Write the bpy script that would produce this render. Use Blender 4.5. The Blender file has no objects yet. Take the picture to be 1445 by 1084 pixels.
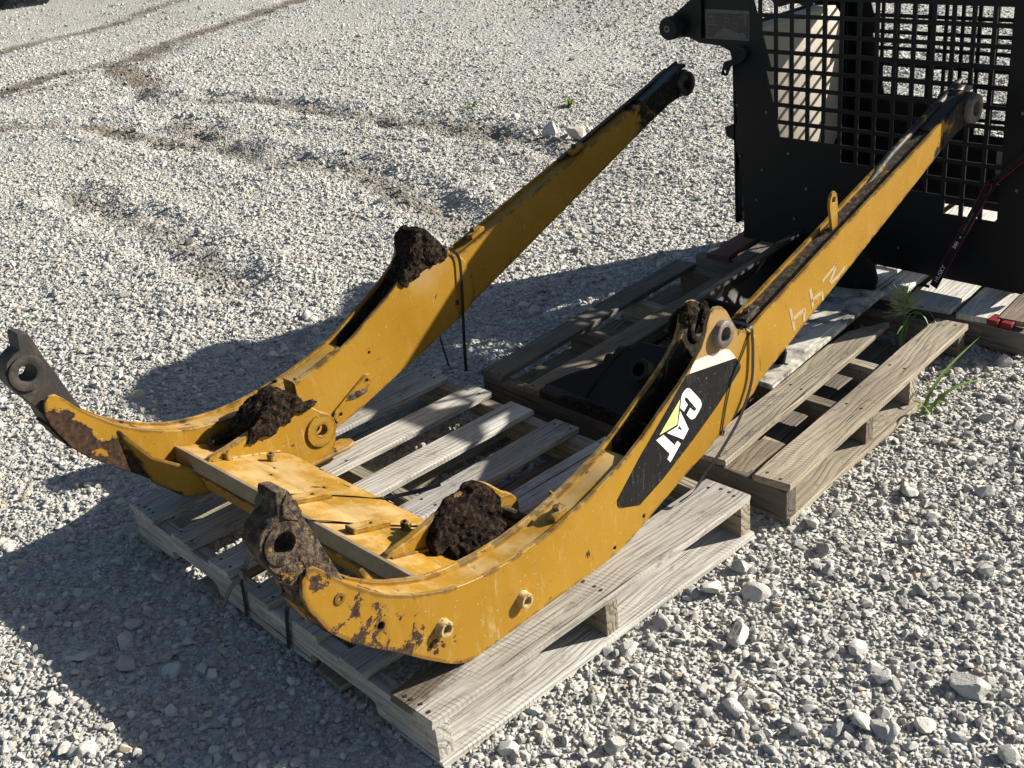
import bpy, bmesh, math, random
import numpy as np
from mathutils import Vector, Matrix, noise
from mathutils.geometry import tessellate_polygon

scene = bpy.context.scene
COL = scene.collection
rnd = random.Random(7)

# ------------------------------------------------------------------ camera
CAM = Vector((1.427, -0.921, 1.642))
R_ = Vector((0.6840, 0.7220, -0.1030)).normalized()
F_ = Vector((-0.683, 0.583, -0.440)).normalized()
U_ = R_.cross(F_).normalized()
R_ = F_.cross(U_).normalized()
cam_d = bpy.data.cameras.new("camera")
cam = bpy.data.objects.new("camera", cam_d)
COL.objects.link(cam)
cam.matrix_world = Matrix(((R_.x, U_.x, -F_.x, CAM.x), (R_.y, U_.y, -F_.y, CAM.y), (R_.z, U_.z, -F_.z, CAM.z), (0, 0, 0, 1)))
cam_d.sensor_width = 36.0
cam_d.lens = 36.0 * 1608.26 / 1445.0
cam_d.clip_start = 0.05
cam_d.clip_end = 600
scene.camera = cam

# ------------------------------------------------------------------ light
SUN = Vector((1.0, 1.75, 1.0)).normalized()
world = bpy.data.worlds.new("World")
scene.world = world
world.use_nodes = True
wn = world.node_tree.nodes
wn.clear()
sky = wn.new("ShaderNodeTexSky")
sky.sky_type = 'NISHITA'
sky.sun_disc = False
sky.sun_elevation = math.asin(SUN.z)
sky.sun_rotation = math.atan2(SUN.x, SUN.y)
bg = wn.new("ShaderNodeBackground")
bg.inputs[1].default_value = 0.05
wo = wn.new("ShaderNodeOutputWorld")
world.node_tree.links.new(sky.outputs[0], bg.inputs[0])
world.node_tree.links.new(bg.outputs[0], wo.inputs[0])
sun_d = bpy.data.lights.new("sun", 'SUN')
sun_d.energy = 5.0
sun_d.angle = math.radians(0.5)
sun_d.color = (1.0, 0.945, 0.85)
sun = bpy.data.objects.new("sun", sun_d)
COL.objects.link(sun)
sun.rotation_mode = 'QUATERNION'
sun.rotation_quaternion = (-SUN).to_track_quat('-Z', 'Y')
sun.location = SUN * 30
vs = scene.view_settings
vs.view_transform = 'Standard'
vs.look = 'None'
vs.exposure = 1.05
vs.gamma = 1.0
vs.use_curve_mapping = False
scene.render.engine = 'CYCLES'

# ------------------------------------------------------------------ node helpers
def new_mat(name):
    m = bpy.data.materials.new(name)
    m.use_nodes = True
    m.node_tree.nodes.clear()
    return m

class NT:
    def __init__(s, m):
        s.t = m.node_tree
        s.out = s.t.nodes.new("ShaderNodeOutputMaterial")
    def n(s, typ, ins=None, **props):
        nd = s.t.nodes.new("ShaderNode" + typ)
        for k, v in props.items():
            setattr(nd, k, v)
        for k, v in (ins or {}).items():
            if isinstance(v, bpy.types.NodeSocket):
                s.t.links.new(v, nd.inputs[k])
            else:
                nd.inputs[k].default_value = v
        return nd
    def math(s, op, a, b=0.0, c=0.0, clamp=False):
        nd = s.n("Math", {0: a, 1: b, 2: c}, operation=op, use_clamp=clamp)
        return nd.outputs[0]
    def mix(s, f, a, b):
        nd = s.n("Mix", data_type='RGBA')
        for sock, v in ((nd.inputs[0], f), (nd.inputs[6], a), (nd.inputs[7], b)):
            if isinstance(v, bpy.types.NodeSocket):
                s.t.links.new(v, sock)
            else:
                sock.default_value = (*v, 1.0) if isinstance(v, tuple) and len(v) == 3 else v
        return nd.outputs[2]
    def rng(s, v, a, b, lo=0.0, hi=1.0, smooth=False):
        nd = s.n("MapRange", {0: v, 1: a, 2: b, 3: lo, 4: hi}, clamp=True)
        if smooth:
            nd.interpolation_type = 'SMOOTHSTEP'
        return nd.outputs[0]
    def noise(s, vec, scale, detail=4.0, rough=0.55, dist=0.0):
        return s.n("TexNoise", {'Vector': vec, 'Scale': scale, 'Detail': detail, 'Roughness': rough, 'Distortion': dist})
    def ramp(s, f, stops):
        nd = s.n("ValToRGB", {0: f})
        cr = nd.color_ramp
        while len(cr.elements) < len(stops):
            cr.elements.new(0.5)
        for e, (p, c) in zip(cr.elements, stops):
            e.position = p
            e.color = (*c, 1)
        return nd.outputs[0]
    def scale(s, vec, sc, loc=None):
        ins = {'Vector': vec, 'Scale': sc}
        if loc is not None:
            ins['Location'] = loc
        return s.n("Mapping", ins).outputs[0]
    def bsdf(s, color, rough, bump=None, bstr=0.3, bdist=0.01, metal=0.0, spec=0.5, normal=None):
        ins = {'Base Color': color if isinstance(color, bpy.types.NodeSocket) else (*color, 1), 'Roughness': rough,
               'Metallic': metal, 'Specular IOR Level': spec}
        b = s.n("BsdfPrincipled", ins)
        if bump is not None:
            bn = s.n("Bump", {'Height': bump, 'Strength': bstr, 'Distance': bdist})
            s.t.links.new(bn.outputs[0], b.inputs['Normal'])
        s.t.links.new(b.outputs[0], s.out.inputs[0])
        return b

def objcoord(t):
    return t.n("TexCoord").outputs['Object']

# ------------------------------------------------------------------ materials
def mat_paint():
    m = new_mat("yellow_paint"); t = NT(m)
    P = objcoord(t)
    xyz = t.n("SeparateXYZ", {0: P})
    X, Y, Z = xyz.outputs[0], xyz.outputs[1], xyz.outputs[2]
    n_chip = t.noise(P, 17.0, 9.0, 0.66, 0.4).outputs[0]
    n_spot = t.noise(P, 75.0, 4.0, 0.6).outputs[0]
    n_low = t.noise(P, 3.0, 3.0, 0.5).outputs[0]
    bev = t.n("Bevel", {'Radius': 0.018}, samples=4)
    geo = t.n("NewGeometry")
    dt = t.n("VectorMath", {0: bev.outputs[0], 1: geo.outputs['Normal']}, operation='DOT_PRODUCT').outputs[1]
    edge = t.rng(dt, 0.99, 0.80)
    # zone of heavy wear round the front elbow of each arm
    dy = t.math('ADD', Y, 0.23); dz = t.math('ADD', Z, -0.36)
    d2 = t.math('SQRT', t.math('ADD', t.math('MULTIPLY', dy, dy), t.math('MULTIPLY', t.math('MULTIPLY', dz, dz), 1.4)))
    zone = t.rng(d2, 0.30, 0.02, 0.0, 1.0, True)
    farside = t.math('LESS_THAN', X, -0.6)
    # the lower front edge drags on the ground: line through (-.40,.62) .. (.0,.12)
    lo = t.math('ADD', t.math('ADD', Z, t.math('MULTIPLY', Y, 1.22)), -0.128)
    lowedge = t.math('MULTIPLY', t.rng(lo, 0.11, 0.0, 0, 1, True), t.rng(Y, 0.1, -0.05))
    lowedge = t.math('MULTIPLY', lowedge, t.math('ADD', 1.0, t.math('MULTIPLY', farside, 1.2)))
    arms = t.math('MAXIMUM', t.math('LESS_THAN', X, -1.0497), t.math('GREATER_THAN', X, -0.0853))   # the gussets between the arms keep their paint
    lowedge = t.math('MULTIPLY', lowedge, t.math('ADD', 0.25, t.math('MULTIPLY', arms, 0.75)))
    v = t.math('ADD', n_chip, t.math('MULTIPLY', zone, 0.050))
    v = t.math('ADD', v, t.math('MULTIPLY', lowedge, 0.110))
    v = t.math('ADD', v, t.math('MULTIPLY', edge, t.math('ADD', 0.185, t.math('MULTIPLY', zone, 0.12))))
    fl = t.noise(P, 52.0, 6.0, 0.7).outputs[0]
    v = t.math('ADD', v, t.math('MULTIPLY', t.math('SUBTRACT', fl, 0.5), 0.22))
    chip = t.rng(v, 0.665, 0.680)
    spots = t.math('MULTIPLY', t.rng(n_spot, 0.705, 0.735), 0.8)
    chip = t.math('MAXIMUM', chip, spots)
    yel = t.mix(t.rng(n_low, 0.3, 0.7), (0.258, 0.133, 0.0105), (0.325, 0.176, 0.0165))
    fade = t.noise(t.scale(P, (7, 7, 2.2)), 3.0, 6.0, 0.6).outputs[0]
    yel = t.mix(t.math('MULTIPLY', t.rng(fade, 0.50, 0.74), 0.30), yel, (0.37, 0.235, 0.060))
    # pale wash streaks on the low flanks
    st = t.noise(t.scale(P, (30, 42, 9)), 1.0, 7.0, 0.7, 0.6).outputs[0]
    reg = t.math('MULTIPLY', t.rng(Y, -0.30, 0.05), t.rng(Y, 0.62, 0.30))
    stm = t.math('MULTIPLY', t.rng(st, 0.56, 0.70), t.math('ADD', t.math('MULTIPLY', reg, 0.62), 0.04))
    yel = t.mix(stm, yel, (0.40, 0.29, 0.125))
    # fine splashes
    spl = t.noise(P, 140.0, 2.0, 0.5).outputs[0]
    yel = t.mix(t.math('MULTIPLY', t.rng(spl, 0.69, 0.72), 0.6), yel, (0.55, 0.46, 0.30))
    # scuffs: stretched dark rubs
    sc = t.noise(t.scale(P, (8, 6, 40)), 2.2, 6.0, 0.7).outputs[0]
    yel = t.mix(t.math('MULTIPLY', t.rng(sc, 0.62, 0.70), 0.6), yel, (0.10, 0.055, 0.015))
    kd = t.math('SQRT', t.math('ADD', t.math('POWER', t.math('ADD', Y, -0.86), 2.0), t.math('POWER', t.math('ADD', Z, -0.55), 2.0)))
    kn = t.math('ADD', t.rng(kd, 0.22, 0.04), t.math('MULTIPLY', t.math('SUBTRACT', n_low, 0.5), 0.9))
    halo = t.rng(t.math('ADD', kn, t.math('MULTIPLY', t.math('SUBTRACT', n_chip, 0.5), 0.8)), 0.42, 0.80)
    yel = t.mix(t.math('MULTIPLY', halo, 0.55), yel, (0.34, 0.24, 0.12))
    # settled dust on faces that look up
    nz = t.n("SeparateXYZ", {0: geo.outputs['Normal']}).outputs[2]
    dn = t.noise(P, 9.0, 7.0, 0.62).outputs[0]
    dust = t.math('MULTIPLY', t.rng(nz, 0.45, 0.8), t.rng(dn, 0.44, 0.60))
    dust = t.math('MULTIPLY', dust, t.rng(Y, 1.05, 0.8, 0.10, 0.62))
    yel = t.mix(dust, yel, (0.44, 0.315, 0.155))
    rust = t.mix(t.rng(n_spot, 0.4, 0.65), (0.020, 0.012, 0.007), (0.070, 0.036, 0.019))
    rim = t.math('MULTIPLY', t.rng(v, 0.640, 0.662), 0.35)
    yel = t.mix(rim, yel, (0.22, 0.11, 0.03))
    col = t.mix(chip, yel, rust)
    # black grease at the rear pivots
    gk = t.math('ADD', t.math('MULTIPLY', t.math('ADD', Y, -1.985), 5.0), t.math('MULTIPLY', n_chip, 2.4))
    gk = t.math('ADD', gk, t.math('MULTIPLY', farside, 0.35))
    grs = t.rng(gk, 1.15, 1.32)
    col = t.mix(grs, col, t.mix(t.rng(n_spot, 0.52, 0.68), (0.012, 0.010, 0.009), (0.085, 0.058, 0.036)))
    rough = t.math('ADD', t.math('ADD', 0.36, t.math('MULTIPLY', n_low, 0.16)), t.math('ADD', t.math('MULTIPLY', chip, 0.45), t.math('MULTIPLY', dust, 0.4)))
    h = t.math('SUBTRACT', t.math('MULTIPLY', n_low, 0.3), t.math('MULTIPLY', chip, 0.5))
    h = t.math('ADD', h, t.math('MULTIPLY', t.noise(P, 220.0, 2.0).outputs[0], 0.06))
    t.bsdf(col, rough, h, 0.5, 0.002, spec=0.25)
    return m

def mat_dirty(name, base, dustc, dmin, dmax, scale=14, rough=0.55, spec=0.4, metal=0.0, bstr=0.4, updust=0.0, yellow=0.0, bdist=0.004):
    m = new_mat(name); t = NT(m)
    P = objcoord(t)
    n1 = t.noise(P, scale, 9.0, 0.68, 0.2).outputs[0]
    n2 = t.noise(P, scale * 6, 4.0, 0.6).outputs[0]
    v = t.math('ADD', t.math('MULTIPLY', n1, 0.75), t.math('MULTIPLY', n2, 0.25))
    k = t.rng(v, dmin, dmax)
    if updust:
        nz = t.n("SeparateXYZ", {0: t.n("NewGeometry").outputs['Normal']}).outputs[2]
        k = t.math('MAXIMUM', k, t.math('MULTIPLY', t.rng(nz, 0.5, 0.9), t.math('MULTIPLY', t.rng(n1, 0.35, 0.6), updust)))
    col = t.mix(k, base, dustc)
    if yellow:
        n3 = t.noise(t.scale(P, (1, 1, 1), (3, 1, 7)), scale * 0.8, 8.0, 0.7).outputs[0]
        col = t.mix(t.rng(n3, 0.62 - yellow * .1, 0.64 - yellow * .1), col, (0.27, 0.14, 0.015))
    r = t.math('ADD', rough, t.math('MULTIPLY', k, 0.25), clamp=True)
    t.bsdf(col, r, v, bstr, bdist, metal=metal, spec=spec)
    return m

def mat_wood(name, c0, c1, c2, stain=0.35, soiled=False):
    m = new_mat(name); t = NT(m)
    P = objcoord(t)
    info = t.n("ObjectInfo")
    rv = info.outputs['Random']
    off = t.n("CombineXYZ", {0: t.math('MULTIPLY', rv, 37.0), 1: t.math('MULTIPLY', rv, 11.0), 2: t.math('MULTIPLY', rv, 23.0)}).outputs[0]
    Q = t.n("VectorMath", {0: P, 1: off}, operation='ADD').outputs[0]
    warp = t.noise(t.scale(Q, (2.2, 9.0, 9.0)), 1.0, 2.0, 0.5).outputs[0]
    sep = t.n("SeparateXYZ", {0: Q})
    # cathedral grain: distance rings warped along the board
    ring = t.math('ADD', t.math('MULTIPLY', sep.outputs[1], 95.0), t.math('MULTIPLY', warp, 13.0))
    ring = t.math('ADD', ring, t.math('MULTIPLY', sep.outputs[2], 60.0))
    ring = t.math('SINE', t.math('MULTIPLY', ring, 3.4))
    ringm = t.rng(ring, -0.2, 0.95)
    fib = t.noise(t.scale(Q, (5.0, 170.0, 170.0)), 1.0, 5.0, 0.7).outputs[0]
    blot = t.noise(t.scale(Q, (3.0, 8.0, 8.0)), 1.0, 5.0, 0.6).outputs[0]
    saw = t.math('SINE', t.math('MULTIPLY', t.math('ADD', sep.outputs[0], t.math('MULTIPLY', sep.outputs[1], 0.25)), 520.0))
    sawn = t.math('MULTIPLY', t.rng(saw, 0.1, 1.0), t.rng(t.noise(t.scale(Q, (7, 10, 10)), 1.0, 3.0).outputs[0], 0.46, 0.62))
    col = t.mix(t.rng(blot, 0.30, 0.68), c0, c1)
    col = t.mix(t.math('MULTIPLY', ringm, 0.24), col, c2)
    col = t.mix(t.math('MULTIPLY', t.rng(fib, 0.50, 0.68), 0.80), col, tuple(v * 0.42 for v in c2))
    col = t.mix(t.math('MULTIPLY', sawn, 0.22), col, tuple(v * 0.6 for v in c2))
    gr = t.noise(t.scale(Q, (0.55, 1.0, 1.0)), 24.0, 9.0, 0.78).outputs[0]
    col = t.mix(t.math('MULTIPLY', t.rng(gr, 0.55, 0.66), stain), col, (0.045, 0.036, 0.028))
    crk = t.noise(t.scale(Q, (1.6, 75.0, 60.0)), 1.0, 3.0, 0.6, 0.4).outputs[0]
    col = t.mix(t.math('MULTIPLY', t.rng(crk, 0.655, 0.675), 0.85), col, (0.022, 0.018, 0.014))
    if soiled:   # rusty mud ground in beside the elbow that stands on this board
        so = t.n("SeparateXYZ", {0: P})
        k = t.math('MULTIPLY', t.rng(so.outputs[0], 0.42, 0.06), t.rng(so.outputs[1], -0.035, 0.03))
        k = t.math('ADD', t.math('MULTIPLY', k, 0.55), t.math('MULTIPLY', gr, 0.75))
        col = t.mix(t.math('MULTIPLY', t.rng(k, 0.52, 0.78), 0.85), col, (0.085, 0.055, 0.033))
    # a whole board is a little lighter or darker than its neighbour
    hsv = t.n("HueSaturation", {'Color': col, 'Value': t.math('ADD', 0.82, t.math('MULTIPLY', rv, 0.36))}).outputs[0]
    h = t.math('ADD', t.math('MULTIPLY', fib, -0.8), t.math('MULTIPLY', ringm, -0.5))
    h = t.math('ADD', h, t.math('MULTIPLY', sawn, 0.35))
    t.bsdf(hsv, 0.85, h, 0.75, 0.0022, spec=0.25)
    return m

def mat_stone():
    m = new_mat("crushed_limestone"); t = NT(m)
    info = t.n("ObjectInfo")
    rv = info.outputs['Random']
    P = objcoord(t)
    col = t.ramp(rv, [(0.0, (0.25, 0.245, 0.23)), (0.12, (0.36, 0.352, 0.328)), (0.38, (0.445, 0.434, 0.398)), (0.66, (0.52, 0.505, 0.46)), (0.88, (0.60, 0.58, 0.522)), (0.93, (0.52, 0.42, 0.29)), (0.97, (0.46, 0.38, 0.30)), (1.0, (0.70, 0.68, 0.63))])
    n1 = t.noise(P, 1.6, 6.0, 0.65).outputs[0]
    n2 = t.noise(P, 6.0, 5.0, 0.7).outputs[0]
    col = t.mix(t.math('MULTIPLY', t.rng(n1, 0.42, 0.66), 0.40), col, (0.36, 0.335, 0.30))
    col = t.mix(t.math('MULTIPLY', t.rng(n2, 0.55, 0.72), 0.5), col, (0.62, 0.60, 0.55))
    sd = t.n("Attribute", attribute_name="stone_dirt", attribute_type='INSTANCER').outputs['Fac']
    col = t.mix(t.math('MULTIPLY', sd, t.rng(n1, 0.25, 0.6, 0.75, 1.0)), col, (0.135, 0.118, 0.092))
    t.bsdf(col, 0.92, t.math('ADD', n2, t.math('MULTIPLY', n1, 0.6)), 0.7, 0.004, spec=0.2)
    return m

def mat_ground():
    m = new_mat("gravel_fines"); t = NT(m)
    P = t.n("NewGeometry").outputs['Position']
    dirt = t.n("Attribute", attribute_name="dirt").outputs['Fac']
    big = t.noise(P, 0.7, 5.0, 0.6).outputs[0]
    mid = t.noise(P, 9.0, 5.0, 0.6).outputs[0]
    vor = t.n("TexVoronoi", {'Vector': P, 'Scale': 85.0, 'Randomness': 1.0})
    vor2 = t.n("TexVoronoi", {'Vector': P, 'Scale': 32.0, 'Randomness': 1.0})
    cellv = t.n("SeparateColor", {0: vor.outputs['Color']}).outputs[0]
    cellw = t.n("SeparateColor", {0: vor2.outputs['Color']}).outputs[1]
    col = t.mix(cellv, (0.28, 0.272, 0.25), (0.50, 0.487, 0.447))
    col = t.mix(t.math('MULTIPLY', t.rng(cellw, 0.55, 0.9), 0.6), col, (0.57, 0.553, 0.505))
    col = t.mix(t.math('MULTIPLY', t.rng(mid, 0.48, 0.66), 0.5), col, (0.38, 0.355, 0.31))
    dd = t.math('MULTIPLY', t.rng(t.math('ADD', t.math('MULTIPLY', mid, 0.6), dirt), 0.62, 1.05), 0.95)
    col = t.mix(dd, col, t.mix(cellv, (0.105, 0.090, 0.068), (0.20, 0.172, 0.132)))
    h = t.math('ADD', t.math('MULTIPLY', vor.outputs['Distance'], -0.6), t.math('MULTIPLY', vor2.outputs['Distance'], -1.1))
    h = t.math('ADD', h, t.math('MULTIPLY', mid, 0.8))
    t.bsdf(col, 0.95, h, 0.9, 0.02, spec=0.15)
    return m

def mat_plain(name, col, rough=0.6, spec=0.4, nscale=40.0, var=0.25, metal=0.0):
    m = new_mat(name); t = NT(m)
    n = t.noise(objcoord(t), nscale, 6.0, 0.65).outputs[0]
    c = t.mix(t.rng(n, 0.35, 0.68), col, tuple(v * (1 - var) for v in col))
    t.bsdf(c, rough, n, 0.15, 0.002, spec=spec, metal=metal)
    return m

def mat_scratched(name, col, mark, amount=0.6, nscale=120.0, rough=0.45):
    m = new_mat(name); t = NT(m)
    P = objcoord(t)
    a = t.noise(P, nscale, 3.0, 0.6).outputs[0]
    b = t.noise(t.scale(P, (20, 90, 12)), 1.0, 6.0, 0.7, 0.8).outputs[0]
    d_ = t.noise(t.scale(P, (40, 260, 30), (1, 2, 3)), 1.0, 4.0, 0.7, 1.5).outputs[0]
    k = t.math('MAXIMUM', t.rng(a, 0.665, 0.71), t.math('MULTIPLY', t.rng(b, 0.56, 0.70), 0.28))
    k = t.math('MAXIMUM', k, t.math('MULTIPLY', t.rng(d_, 0.66, 0.70), 0.8))
    c = t.mix(t.math('MULTIPLY', k, amount), col, mark)
    t.bsdf(c, rough, b, 0.05, 0.002, spec=0.22)
    return m

def mat_leaf(name, a, b):
    m = new_mat(name); t = NT(m)
    n = t.noise(objcoord(t), 30.0, 3.0).outputs[0]
    bs = t.bsdf(t.mix(n, a, b), 0.5, spec=0.4)
    tr = t.n("BsdfTranslucent", {'Color': t.mix(n, tuple(v * 1.2 for v in a), b)})
    mx = t.n("MixShader", {0: 0.35, 1: bs.outputs[0], 2: tr.outputs[0]})
    t.t.links.new(mx.outputs[0], t.out.inputs[0])
    return m

M = {}
M['paint'] = mat_paint()
M['grease'] = mat_dirty("black_grease", (0.012, 0.011, 0.010), (0.075, 0.055, 0.038), 0.50, 0.62, 22, 0.32, 0.6, updust=0.25)
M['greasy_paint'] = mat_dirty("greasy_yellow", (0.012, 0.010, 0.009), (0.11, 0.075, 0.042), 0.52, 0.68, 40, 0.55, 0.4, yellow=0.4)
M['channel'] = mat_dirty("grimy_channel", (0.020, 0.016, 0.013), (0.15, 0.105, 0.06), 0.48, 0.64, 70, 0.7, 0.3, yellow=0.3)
M['mud'] = mat_dirty("caked_mud", (0.010, 0.0072, 0.0054), (0.090, 0.060, 0.038), 0.48, 0.68, 75, 0.95, 0.1, bstr=1.0, bdist=0.012)
M['casting'] = mat_dirty("grimy_casting", (0.016, 0.012, 0.010), (0.17, 0.125, 0.082), 0.45, 0.62, 48, 0.8, 0.2, bstr=1.0, updust=0.7, bdist=0.010, yellow=0.25)
M['darkcasting'] = mat_dirty("bare_casting", (0.030, 0.027, 0.024), (0.085, 0.062, 0.045), 0.50, 0.70, 20, 0.62, 0.35, bstr=0.5)
M['bare'] = mat_dirty("worn_steel_lip", (0.16, 0.12, 0.075), (0.30, 0.22, 0.13), 0.40, 0.65, 12, 0.5, 0.4)
M['rustpaint'] = mat_dirty("bushing_steel", (0.42, 0.30, 0.13), (0.10, 0.06, 0.04), 0.50, 0.60, 60, 0.6, 0.4)
M['steel'] = mat_dirty("ring_steel", (0.11, 0.10, 0.09), (0.24, 0.20, 0.16), 0.45, 0.65, 50, 0.5, 0.5, metal=0.3)
M['black'] = mat_dirty("black_cab_paint", (0.0036, 0.0044, 0.0062), (0.014, 0.014, 0.015), 0.56, 0.82, 5, 0.5, 0.22, bstr=0.1)
M['blackrust'] = mat_dirty("black_rusty_steel", (0.0055, 0.005, 0.0048), (0.040, 0.027, 0.019), 0.54, 0.70, 16, 0.6, 0.3, updust=0.06)
M['bucket_floor'] = mat_dirty("dusty_bucket_steel", (0.040, 0.037, 0.034), (0.62, 0.58, 0.49), 0.42, 0.60, 10, 0.65, 0.3, updust=0.95)
M['beige'] = mat_plain("beige_liner", (0.43, 0.39, 0.32), 0.7, 0.3, 20, 0.15)
M['wood_grey'] = mat_wood("weathered_grey_wood", (0.31, 0.292, 0.255), (0.50, 0.478, 0.43), (0.185, 0.165, 0.135), 0.6)
M['wood_soiled'] = mat_wood("soiled_grey_wood", (0.32, 0.298, 0.258), (0.49, 0.465, 0.412), (0.19, 0.168, 0.135), 0.6, True)
M['wood_tan'] = mat_wood("weathered_tan_wood", (0.215, 0.18, 0.13), (0.345, 0.30, 0.225), (0.13, 0.105, 0.075), 0.8)
M['wood_brown'] = mat_wood("old_brown_wood", (0.145, 0.115, 0.080), (0.225, 0.185, 0.13), (0.09, 0.070, 0.048), 0.65)
M['wood_dark'] = mat_wood("dark_and_shaded_wood", (0.11, 0.095, 0.078), (0.18, 0.16, 0.13), (0.07, 0.058, 0.046), 0.6)  # dark wood; also carries painted shade on the second pallet
M['wood_white'] = mat_wood("bleached_wood", (0.56, 0.53, 0.47), (0.72, 0.69, 0.62), (0.38, 0.34, 0.28), 0.35)
M['wood_red'] = mat_wood("red_stained_wood", (0.11, 0.05, 0.045), (0.17, 0.08, 0.07), (0.08, 0.035, 0.03), 0.6)
M['redpaint'] = mat_plain("red_end_paint", (0.20, 0.014, 0.016), 0.6, 0.3)
M['nail'] = mat_plain("nail_rust", (0.03, 0.022, 0.018), 0.7)
M['strap'] = mat_plain("black_plastic_band", (0.015, 0.015, 0.016), 0.35, 0.5)
M['webbing'] = mat_plain("black_webbing", (0.010, 0.010, 0.012), 0.8, 0.2)
M['red'] = mat_plain("red_edge", (0.17, 0.008, 0.018), 0.7, 0.2)
M['white'] = mat_plain("white_print", (0.72, 0.72, 0.70), 0.6, 0.3, 60, 0.15)
M['decal_black'] = mat_scratched("black_vinyl", (0.0085, 0.0085, 0.0085), (0.17, 0.16, 0.145), 1.0)
M['decal_white'] = mat_scratched("white_vinyl", (0.78, 0.79, 0.79), (0.30, 0.30, 0.29), 0.7)
M['decal_yellow'] = mat_scratched("yellow_vinyl", (0.78, 0.62, 0.24), (0.50, 0.42, 0.25), 0.5)
M['decal_pink'] = mat_scratched("faded_vinyl", (0.68, 0.55, 0.50), (0.20, 0.16, 0.14), 0.5)
M['chalk'] = mat_scratched("white_paint_stick", (0.37, 0.285, 0.165), (0.29, 0.155, 0.013), 1.0, 55.0, 0.9)
M['decal_grey'] = mat_plain("grey_peeled_decal", (0.10, 0.10, 0.10), 0.6)
M['decal_dark'] = mat_plain("dark_decal", (0.016, 0.017, 0.019), 0.4)
M['decal_line'] = mat_plain("decal_lines", (0.16, 0.16, 0.16), 0.6)
M['grass'] = mat_leaf("grass_blade", (0.10, 0.19, 0.035), (0.17, 0.25, 0.05))
M['seed'] = mat_leaf("seed_head", (0.50, 0.50, 0.28), (0.36, 0.40, 0.17))
M['stone'] = mat_stone()
M['ground'] = mat_ground()
M['white_metal'] = mat_plain("white_enamel", (0.75, 0.75, 0.73), 0.5)
M['rubber'] = mat_plain("black_rubber", (0.013, 0.013, 0.014), 0.75, 0.3)

# ------------------------------------------------------------------ mesh helpers
def finish(me, ang=38.0, smooth=True):
    if smooth:
        me.polygons.foreach_set("use_smooth", [True] * len(me.polygons))
        me.set_sharp_from_angle(angle=math.radians(ang))
    me.update()

def link(name, me, mat, parent=None, loc=None, rz=0.0):
    o = bpy.data.objects.new(name, me)
    COL.objects.link(o)
    if mat is not None:
        me.materials.append(mat)
    if parent is not None:
        o.parent = parent
    if loc is not None:
        o.location = loc
    if rz:
        o.rotation_euler = (0, 0, rz)
    return o

def mk(name, verts, faces, mat, parent=None, loc=None, rz=0.0, bevel=0.0, ang=38.0, smooth=True, recalc=True):
    me = bpy.data.meshes.new(name)
    me.from_pydata([tuple(v) for v in verts], [], faces)
    if recalc or bevel:
        bm = bmesh.new(); bm.from_mesh(me)
        if recalc:
            bmesh.ops.recalc_face_normals(bm, faces=bm.faces)
        if bevel:
            es = [e for e in bm.edges if len(e.link_faces) == 2 and e.calc_face_angle(0) > 0.7]
            bmesh.ops.bevel(bm, geom=es, offset=bevel, segments=1, affect='EDGES', clamp_overlap=True)
        bm.to_mesh(me); bm.free()
    finish(me, ang, smooth)
    return link(name, me, mat, parent, loc, rz)

def empty(name, loc, label, cat, group=None, rz=0.0):
    o = bpy.data.objects.new(name, None)
    COL.objects.link(o)
    o.location = loc
    o.rotation_euler = (0, 0, rz)
    o.empty_display_size = 0.1
    tag(o, label, cat, group)
    return o

def tag(o, label=None, cat=None, group=None, kind=None):
    if label: o['label'] = label
    if cat: o['category'] = cat
    if group: o['group'] = group
    if kind: o['kind'] = kind
    return o

def circle(cy, cz, r, n=24, ph=0.0):
    return [(cy + r * math.cos(ph + 2 * math.pi * i / n), cz + r * math.sin(ph + 2 * math.pi * i / n)) for i in range(n)]

def plate_data(outer, holes, a, b):
    loops = [outer] + list(holes)
    tris = tessellate_polygon([[Vector((p[0], p[1], 0)) for p in lp] for lp in loops])
    pts = [p for lp in loops for p in lp]
    n = len(pts)
    v = [(a, p[0], p[1]) for p in pts] + [(b, p[0], p[1]) for p in pts]
    f = [tuple(t) for t in tris] + [tuple(i + n for i in reversed(t)) for t in tris]
    k = 0
    for lp in loops:
        m = len(lp)
        for i in range(m):
            j = (i + 1) % m
            f.append((k + i, k + j, k + j + n, k + i + n))
        k += m
    return v, f

def plate(name, outer, holes, a, b, mat, parent=None, axis='x', bevel=0.0, loc=None, ang=38.0):
    """outline in two coordinates, given thickness along the third axis from a to b"""
    v, f = plate_data(outer, holes, a, b)
    if axis == 'y':
        v = [(p[1], p[0], p[2]) for p in v]
    elif axis == 'z':
        v = [(p[1], p[2], p[0]) for p in v]
    return mk(name, v, f, mat, parent, loc, bevel=bevel, ang=ang)

def strip(name, pts, a, b, thick, mat, parent=None):
    """a bent sheet: follows pts in the y-z plane, spans x from a to b"""
    n = len(pts)
    nor = []
    for i in range(n):
        p, q_ = pts[max(0, i - 1)], pts[min(n - 1, i + 1)]
        d = Vector((q_[0] - p[0], q_[1] - p[1])).normalized()
        nor.append((-d.y, d.x))
    low = [(p[0] - thick * m[0], p[1] - thick * m[1]) for p, m in zip(pts, nor)]
    v = []
    for x in (a, b):
        v += [(x, *p) for p in pts] + [(x, *p) for p in low]
    f = []
    o = 2 * n
    for i in range(n - 1):
        f += [(i, i + 1, o + i + 1, o + i), (n + i, o + n + i, o + n + i + 1, n + i + 1),
              (i, n + i, n + i + 1, i + 1), (o + i, o + i + 1, o + n + i + 1, o + n + i)]
    f += [(0, o, o + n, n), (n - 1, 2 * n - 1, o + 2 * n - 1, o + n - 1)]
    return mk(name, v, f, mat, parent)

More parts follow.
